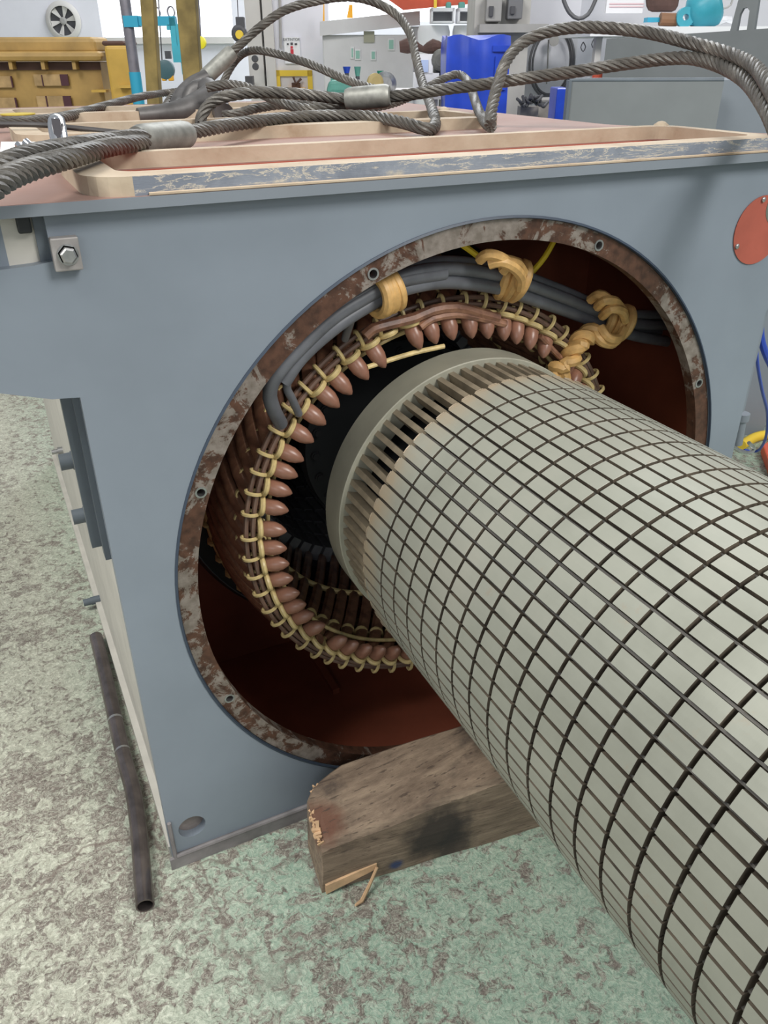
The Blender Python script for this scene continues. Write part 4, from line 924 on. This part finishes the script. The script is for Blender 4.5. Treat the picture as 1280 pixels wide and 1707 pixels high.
# lathe spindle
f = 8.6
LS = bgthing('lathe_spindle', 700, f, 'dark grimy machine spindle with a horizontal arm left of the blue tarpaulin', 'machine')
t = MB(); t.tube(spline([ppt(u, v, f) for u, v in ((666,78),(690,76),(705,82),(722,78),(740,80))], .05), [.045 + .02 * math.sin(i * 1.3) for i in range(len(spline([ppt(u, v, f) for u, v in ((666,78),(690,76),(705,82),(722,78),(740,80))], .05)))], 12); t.obj('arm', brown, LS)
t = MB(); pbox(t, 724, 746, 74, 128, f, .2); pbox(t, 734, 746, 128, None, f, .2); t.lathe(ppt(734, 100, f - .05), -FH, [(0, .09), (.06, .09), (.08, .05)], 16); t.obj('column', plain('grimy_grey', (.14, .14, .13), .6, .2, .4, 14), LS, bevel=.02)
t = MB(); pbox(t, 694, 722, 90, 124, f - .1, .02); pbox(t, 690, 732, 122, 150, f - .1, .3); tag(t.obj('paper_notice', paper_m, None, base=ppt(708, 150, f - .1)), 'white papers and carton left of the dark spindle', 'paper')
t = MB(); pbox(t, 702, 714, 100, 120, f - .115, .012); tag(t.obj('blue_print', plain('pale_blue', (.45, .55, .8), .7), None, base=ppt(708, 110, f - .11)), 'pale blue printed square on the white papers', 'print')
# blue tarpaulin-covered machine
f = 7.4
a0, z1 = lat(745, 62, f); a1, _ = lat(852, 62, f); a0b, _ = lat(748, 188, f)
BT = thing('covered_machine', room((a0 + a1) / 2, f, FLOOR), 'machine shrouded in a glossy blue tarpaulin right of centre behind the slings', 'covered machine')
t = MB(); NXX, NZZ = 40, 30; vs = []
D_ = .62
per = []
for i in range(NXX):
    s_ = i / NXX * 4; k = int(s_); fr_ = s_ - k
    c4 = [(a0, f), (a1, f), (a1, f + D_), (a0, f + D_)]; p0, p1 = c4[k], c4[(k + 1) % 4]; per.append((p0[0] + (p1[0] - p0[0]) * fr_, p0[1] + (p1[1] - p0[1]) * fr_))
mx, my = (a0 + a1) / 2, f + D_ / 2
for j in range(NZZ + 1):
    zz = FLOOR + (z1 - FLOOR) * j / NZZ
    for i, (px, py) in enumerate(per):
        wv = .020 * math.sin(i * 1.9 + j * .25) + .012 * math.sin(i * 3.7 - j * .5); sk = 1.0 - (.03 if j == NZZ else 0)
        vs.append(room(mx + (px - mx) * (sk + wv), my + (py - my) * (sk + wv), zz + (.02 * math.sin(i * .9) if j == NZZ else 0)))
fs = [(j*NXX + i, j*NXX + (i+1) % NXX, (j+1)*NXX + (i+1) % NXX, (j+1)*NXX + i) for j in range(NZZ) for i in range(NXX)] + [tuple(NZZ*NXX + k for k in range(NXX))]
t.add(vs, fs); t.obj('tarpaulin', blue_t, BT, smooth=True)
t = MB(); pbox(t, 822, 856, 76, 86, f - .02, .03); pbox(t, 826, 846, 94, 150, f - .02, .02); t.obj('tarpaulin_flap', blue_t, BT)
# electrical boxes on the pillar
f = 8.8
t = MB(); pbox(t, 806, 908, -300, None, f + .1, .8); struct(t, 'wall_pillar', plain('dirty_white_pillar', (.50, .485, .46), .7, 0, .15, 4))
t = MB(); pbox(t, 800, 915, 40, 54, f - .1, .5); tag(t.obj('steel_ledge', box_m, None, base=ppt(850, 54, f)), 'grey steel ledge across the dirty white pillar above the blue tarpaulin', 'ledge')
for (u0, u1, v0, v1, mt, lb_) in ((812, 838, -8, 36, box_m, 'pale grey switch box on the pillar with a dark dial'), (848, 873, -8, 32, plain('mid_grey_box', (.17, .17, .18), .5), 'darker grey switch box on the pillar, right of the pale one')):
    SB = thing('switch_box', ppt((u0 + u1) / 2, v1, f), lb_, 'switch box')
    t = MB(); pbox(t, u0, u1, v0, v1, f - .05, .15); t.obj('box_body', mt, SB, bevel=.01)
    t = MB(); pbox(t, u0 + 4, u0 + 11, v0 + 18, v1 - 9, f - .08, .03); t.obj('dial', dgrey, SB)
# hose coil on the wall, tangle of fittings
f = 9.6
t = MB(); pbox(t, 905, 1000, -300, None, f + .1, .5); struct(t, 'wall_pier', wallw)
c_ = ppt(919, 105, f); HC = thing('hose_coil', c_, 'grey hose hanging in a coil on the white wall right of the blue tarpaulin', 'hose')
t = MB()
for k in range(4):
    rx = .195 + .012 * k; rz = .29 + .01 * k; o_ = c_ + RH * (.01 * math.sin(k * 2)) - FH * (.012 * k)
    t.tube([o_ + RH * (math.cos(2*PI*j/36) * rx) + Z * (math.sin(2*PI*j/36) * rz) for j in range(36)], .011, 8, closed=True)
t.obj('hose', hose_m, HC, smooth=True)
t = MB(); t.tube(spline([ppt(914, 66, f), ppt(913, 100, f), ppt(911, 140, f)]), .008, 6); t.lathe(ppt(923, 68, f - .04), -FH, [(0, .05), (.02, .05)], 16); t.obj('hook_and_tie', box_m, HC)
t = MB(); t.tube(spline([ppt(u, v, 7.5) for u, v in ((932,-30),(940,2),(950,22),(964,31),(980,24),(990,6),(996,-10))], .03), .016, 8); tag(t.obj('hanging_cable', hose_m, None, smooth=True, base=ppt(964, 31, 7.5)), 'dark cable hanging in a loop at the top edge above the arched sling', 'cable')
t = MB()
for k in range(9):
    u = 862 + k * 4.6; t.tube(spline([ppt(u, 165 + 6 * math.sin(k * 2), 8.2), ppt(u + 6, 170 + 8 * math.sin(k), 8.1), ppt(u + 14, 166 + 9 * math.cos(k * 1.7), 8.2)]), .014, 6)
tag(t.obj('cable_tangle', dgrey, None, base=ppt(880, 172, 8.2)), 'dark tangle of cables at the foot of the pillar beside the blue tarpaulin', 'cables')
t = MB(); t.cyl(ppt(900, 167, 8.3), ppt(938, 166, 8.3), .022, 8); tag(t.obj('horizontal_pipe', box_m, None, base=ppt(920, 167, 8.3)), 'short grey horizontal pipe right of the cable tangle', 'pipe')
t = MB(); pbox(t, 868, 898, 178, None, 8.3, .2); pbox(t, 898, 932, 172, None, 8.6, .2); tag(t.obj('plinth', plain('stained_plinth', (.36, .33, .31), .7, 0, .3, 9), None, base=ppt(890, 200, 8.3)), 'stained grey plinth under the cable tangle', 'plinth')
t = MB(); pbox(t, 929, 951, 147, None, 6.9, .3); tag(t.obj('blue_board', blue_t, None, base=ppt(938, 210, 6.9), bevel=.01), 'narrow upright blue panel left of the rear grey housing', 'panel')
# wall behind the right side with papers, sack, teal motor
f = 9.0
t = MB(); pbox(t, 1000, 1700, -400, None, f + 1.2, .5); struct(t, 'wall_rear_right', wallw)
t = MB(); pbox(t, 1014, 1076, -20, 22, f, .04); tag(t.obj('pinned_paper', paper_m, None, base=ppt(1045, 22, f)), 'white paper pad with pink lines on the wall at the upper right', 'paper')
t = MB()
for v in (6, 11): pbox(t, 1016, 1074, v, v + 1, f - .01, .01)
tag(t.obj('pink_line', plain('pale_pink', (.7, .4, .42), .7), None, base=ppt(1045, 10, f)), 'pale pink ruled lines on the white paper pad', 'print')
for i_, (u, v) in enumerate(((972, 70), (990, 65), (1006, 38))):
    t = MB(); t.tube(spline([ppt(u, v, f), ppt(u - 4, v + 9, f), ppt(u, v + 16, f), ppt(u + 4, v + 8, f), ppt(u, v, f)], .02), .005, 6)
    tag(t.obj('wire_hook', greypipe, None, base=ppt(u, v, f)), ('leftmost', 'middle', 'rightmost')[i_] + ' small wire hook on the white wall at the upper right', 'hook')
t = MB(); t.hexa([ppt(1078, 20, f), ppt(1128, 20, f), ppt(1128, 20, f + .4), ppt(1078, 20, f + .4)], [ppt(1072, -40, f), ppt(1140, -40, f), ppt(1140, -40, f + .4), ppt(1072, -40, f + .4)]); tag(t.obj('sack', brown, None, base=ppt(1100, 20, f), bevel=.05), 'dark brown sack at the upper right edge left of the teal motor', 'sack')
TBL = bgthing('work_table', 1130, 8.2, 'white table under the teal motor behind the rear grey housing', 'table')
t = MB(); pbox(t, 985, 1330, 44, 60, 7.8, 1.4); t.obj('table_top', white, TBL)
for u in (1000, 1300):
    t = MB(); pbox(t, u - 5, u + 5, 58, None, 8.0, .1); t.obj('leg', cream, TBL)
t = MB(); NP = 12; vs = []
for j in range(5):
    for i in range(NP): vs.append(ppt(1110 + i * 10, 40 - j * 3 + 3 * math.sin(i * 1.7 + j * 2.3), 8.0 + j * .15))
t.add(vs, [(j*NP + i, j*NP + i + 1, (j+1)*NP + i + 1, (j+1)*NP + i) for j in range(4) for i in range(NP - 1)])
ps_ = t.obj('plastic_sheet', plain('crumpled_plastic', (.85, .85, .87), .2), None, base=ppt(1160, 44, 8)); tag(ps_, 'crumpled clear plastic sheet on the white table under the teal motor', 'sheet')
md = ps_.modifiers.new('thick', 'SOLIDIFY'); md.thickness = .004
TM = thing('electric_motor', ppt(1160, 40, 8.0), 'teal electric motor with a round end bell on the table at the upper right', 'electric motor')
t = MB(); t.lathe(ppt(1145, 28, 8.0), ppt(1186, 8, 8.0) - ppt(1145, 28, 8.0), [(0, .06), (.04, .12), (.10, .14), (.14, .15), (.17, .165), (.22, .165), (.25, .14), (.27, .06)], 28); t.obj('motor_body', turq2, TM, smooth=True)
t = MB(); t.lathe(ppt(1140, 29, 7.98), -FH, [(0, .025), (0, .075), (.05, .075), (.05, .025)], 20, closed=True); t.obj('terminal_ring', turq2, TM, smooth=True)
t = MB(); pbox(t, 1136, 1184, 34, 42, 7.95, .2); t.obj('motor_foot', turq, TM)
t = MB(); t.cyl(ppt(1128, 33, 8.0), ppt(1100, 32, 8.0), .05, 12); t.obj('shaft_coupling', plain('rust_brown', (.24, .12, .06), .6), TM)
t = MB(); pbox(t, 1080, 1100, 29, 37, 8.0, .12); tag(t.obj('blue_tool', turq, None, base=ppt(1090, 37, 8.0)), 'small blue tool left of the teal motor coupling', 'tool')
t = MB(); t.tube(spline([ppt(u, v, 8.3) for u, v in ((1186,10),(1205,14),(1218,8),(1222,-8))], .05), .010, 6); tag(t.obj('motor_lead', box_m, None, base=ppt(1190, 10, 8.3)), 'thin grey lead rising from the teal motor', 'cable')
t = MB(); t.lathe(ppt(995, 132, 7.2), (0, 0, 1), [(0, .04), (.07, .04), (.075, .03)], 14); tag(t.obj('red_canister', red_m, None, base=ppt(995, 132, 7.2)), 'small red cap beside the left edge of the rear grey housing', 'cap')
# rear grey housings
f = 6.6
RG = bgthing('rear_housing', 1150, f, 'plain grey steel housing with a slotted lifting lug, behind the sling at the upper right', 'motor housing')
PL = ppt(1011, 65, 6.9); z1a = PL.z; PRr = ppt(1345, 43, 6.1); z1b = PRr.z; PRr.z = z1a
dd = (PRr - PL).normalized(); nn_ = Vector((-dd.y, dd.x, 0)) ; nn_ = nn_ if nn_.dot(FH) > 0 else -nn_
def quad(p, q, n, z): return [Vector((w.x, w.y, z)) for w in (p, q, q + n, p + n)]
top_ = quad(PL, PRr, nn_ * .5, z1a); top_[1].z = top_[2].z = z1b
t = MB(); t.hexa(quad(PL, PRr, nn_ * .5, FLOOR), top_); t.obj('upper_body', greyh, RG)
lo = flat_plate([(-.075, 0), (-.055, .20), (.075, .20), (.085, 0)], [[(-.035 + .005, .0 + .001), (-.030, .10), (-.015, .135), (.010, .140), (.030, .12), (.036, .001)]], 0, .05)
kf = .68; p0 = PL.lerp(PRr, kf) + nn_ * .10; lo.v = [Vector((p0.x, p0.y, z1a + (z1b - z1a) * kf - .005)) + dd * v_.x + nn_ * v_.y + Z * v_.z for v_ in lo.v]; lo.obj('lifting_lug', greyh, RG)
f = 5.2
RF = bgthing('terminal_box', 1100, f, 'low dark grey steel box with rolled top edge in front of the rear housing', 'steel box')
t = MB(); pbox(t, 952, 1207, 136, None, f, .07); t.obj('box_body', greyh, RF)
t = MB(); a0, z1 = lat(950, 134, f); a1, _ = lat(1207, 134, f); t.cyl(room(a0, f + .01, z1), room(a1, f + .01, z1), .012, 10); rbox(t, a0 - .006, a0 + .010, f - .01, f + .07, FLOOR, z1); t.obj('rolled_edge', dpaint, RF, smooth=True)
t = MB(); pbox(t, 1205, 1420, 133, None, f + .15, .5); t.obj('side_box', greyh2, RF)
# right-hand floor objects and hoses
t = MB(); pb = [atz(1268, 752, FLOOR + .02), atz(1310, 725, FLOOR + .02), atz(1330, 760, FLOOR + .02), atz(1282, 792, FLOOR + .02)]
t.hexa([p - Z * .02 for p in pb], [p + Z * .05 for p in pb]); tag(t.obj('red_crate', red_m, None, base=pb[0] - Z * .02, bevel=.01), 'red flat crate on the floor at the right edge below the housing', 'crate')
t = MB(); q_ = [atz(1236, 742, FLOOR + .03), atz(1262, 728, FLOOR + .03), atz(1300, 722, FLOOR + .03)]; t.tube(spline(q_), .035, 10); tag(t.obj('yellow_bar', ylw, None, smooth=True, base=q_[0] - Z * .03), 'yellow bar on the floor behind the red crate', 'bar')
t = MB(); q_ = [aty(u, v, y_) for u, v, y_ in ((1292,470,.5),(1275,490,.3),(1268,520,.25),(1268,560,.25),(1276,590,.25),(1290,620,.3))]; t.tube(spline(q_), .014, 8)
q2 = [aty(u, v, y_) for u, v, y_ in ((1290,486,.3),(1271,505,.2),(1262,545,.2),(1262,600,.22),(1270,650,.3),(1279,690,.45),(1276,730,.6),(1262,752,.75),(1240,750,.8))]; t.tube(spline(q2), .007, 8)
tag(t.obj('air_hose', blue_h, None, smooth=True, base=q2[4]), 'looped blue hose hanging down the right side of the housing', 'hose')
SK = thing('drain_elbow', aty(1226, 740, .25), 'grey pipe elbow with a curved steel handle at the lower right corner of the housing', 'fitting')
t = MB(); t.cyl(aty(1235, 700, .15), aty(1228, 740, .15), .022, 12); t.lathe(aty(1235, 700, .15), (0, 0, 1), [(0, .03), (.03, .03)], 12); t.obj('elbow', greyh2, SK, smooth=True)
t = MB(); q_ = [aty(u, v, .12) for u, v in ((1222,745),(1235,752),(1250,754),(1257,748),(1248,738))]; t.tube(spline(q_, .01), .008, 8); t.obj('handle', bolt_m, SK, smooth=True)
#@@END
for o in list(bpy.data.objects):
    if '_b' in o.keys(): del o['_b']
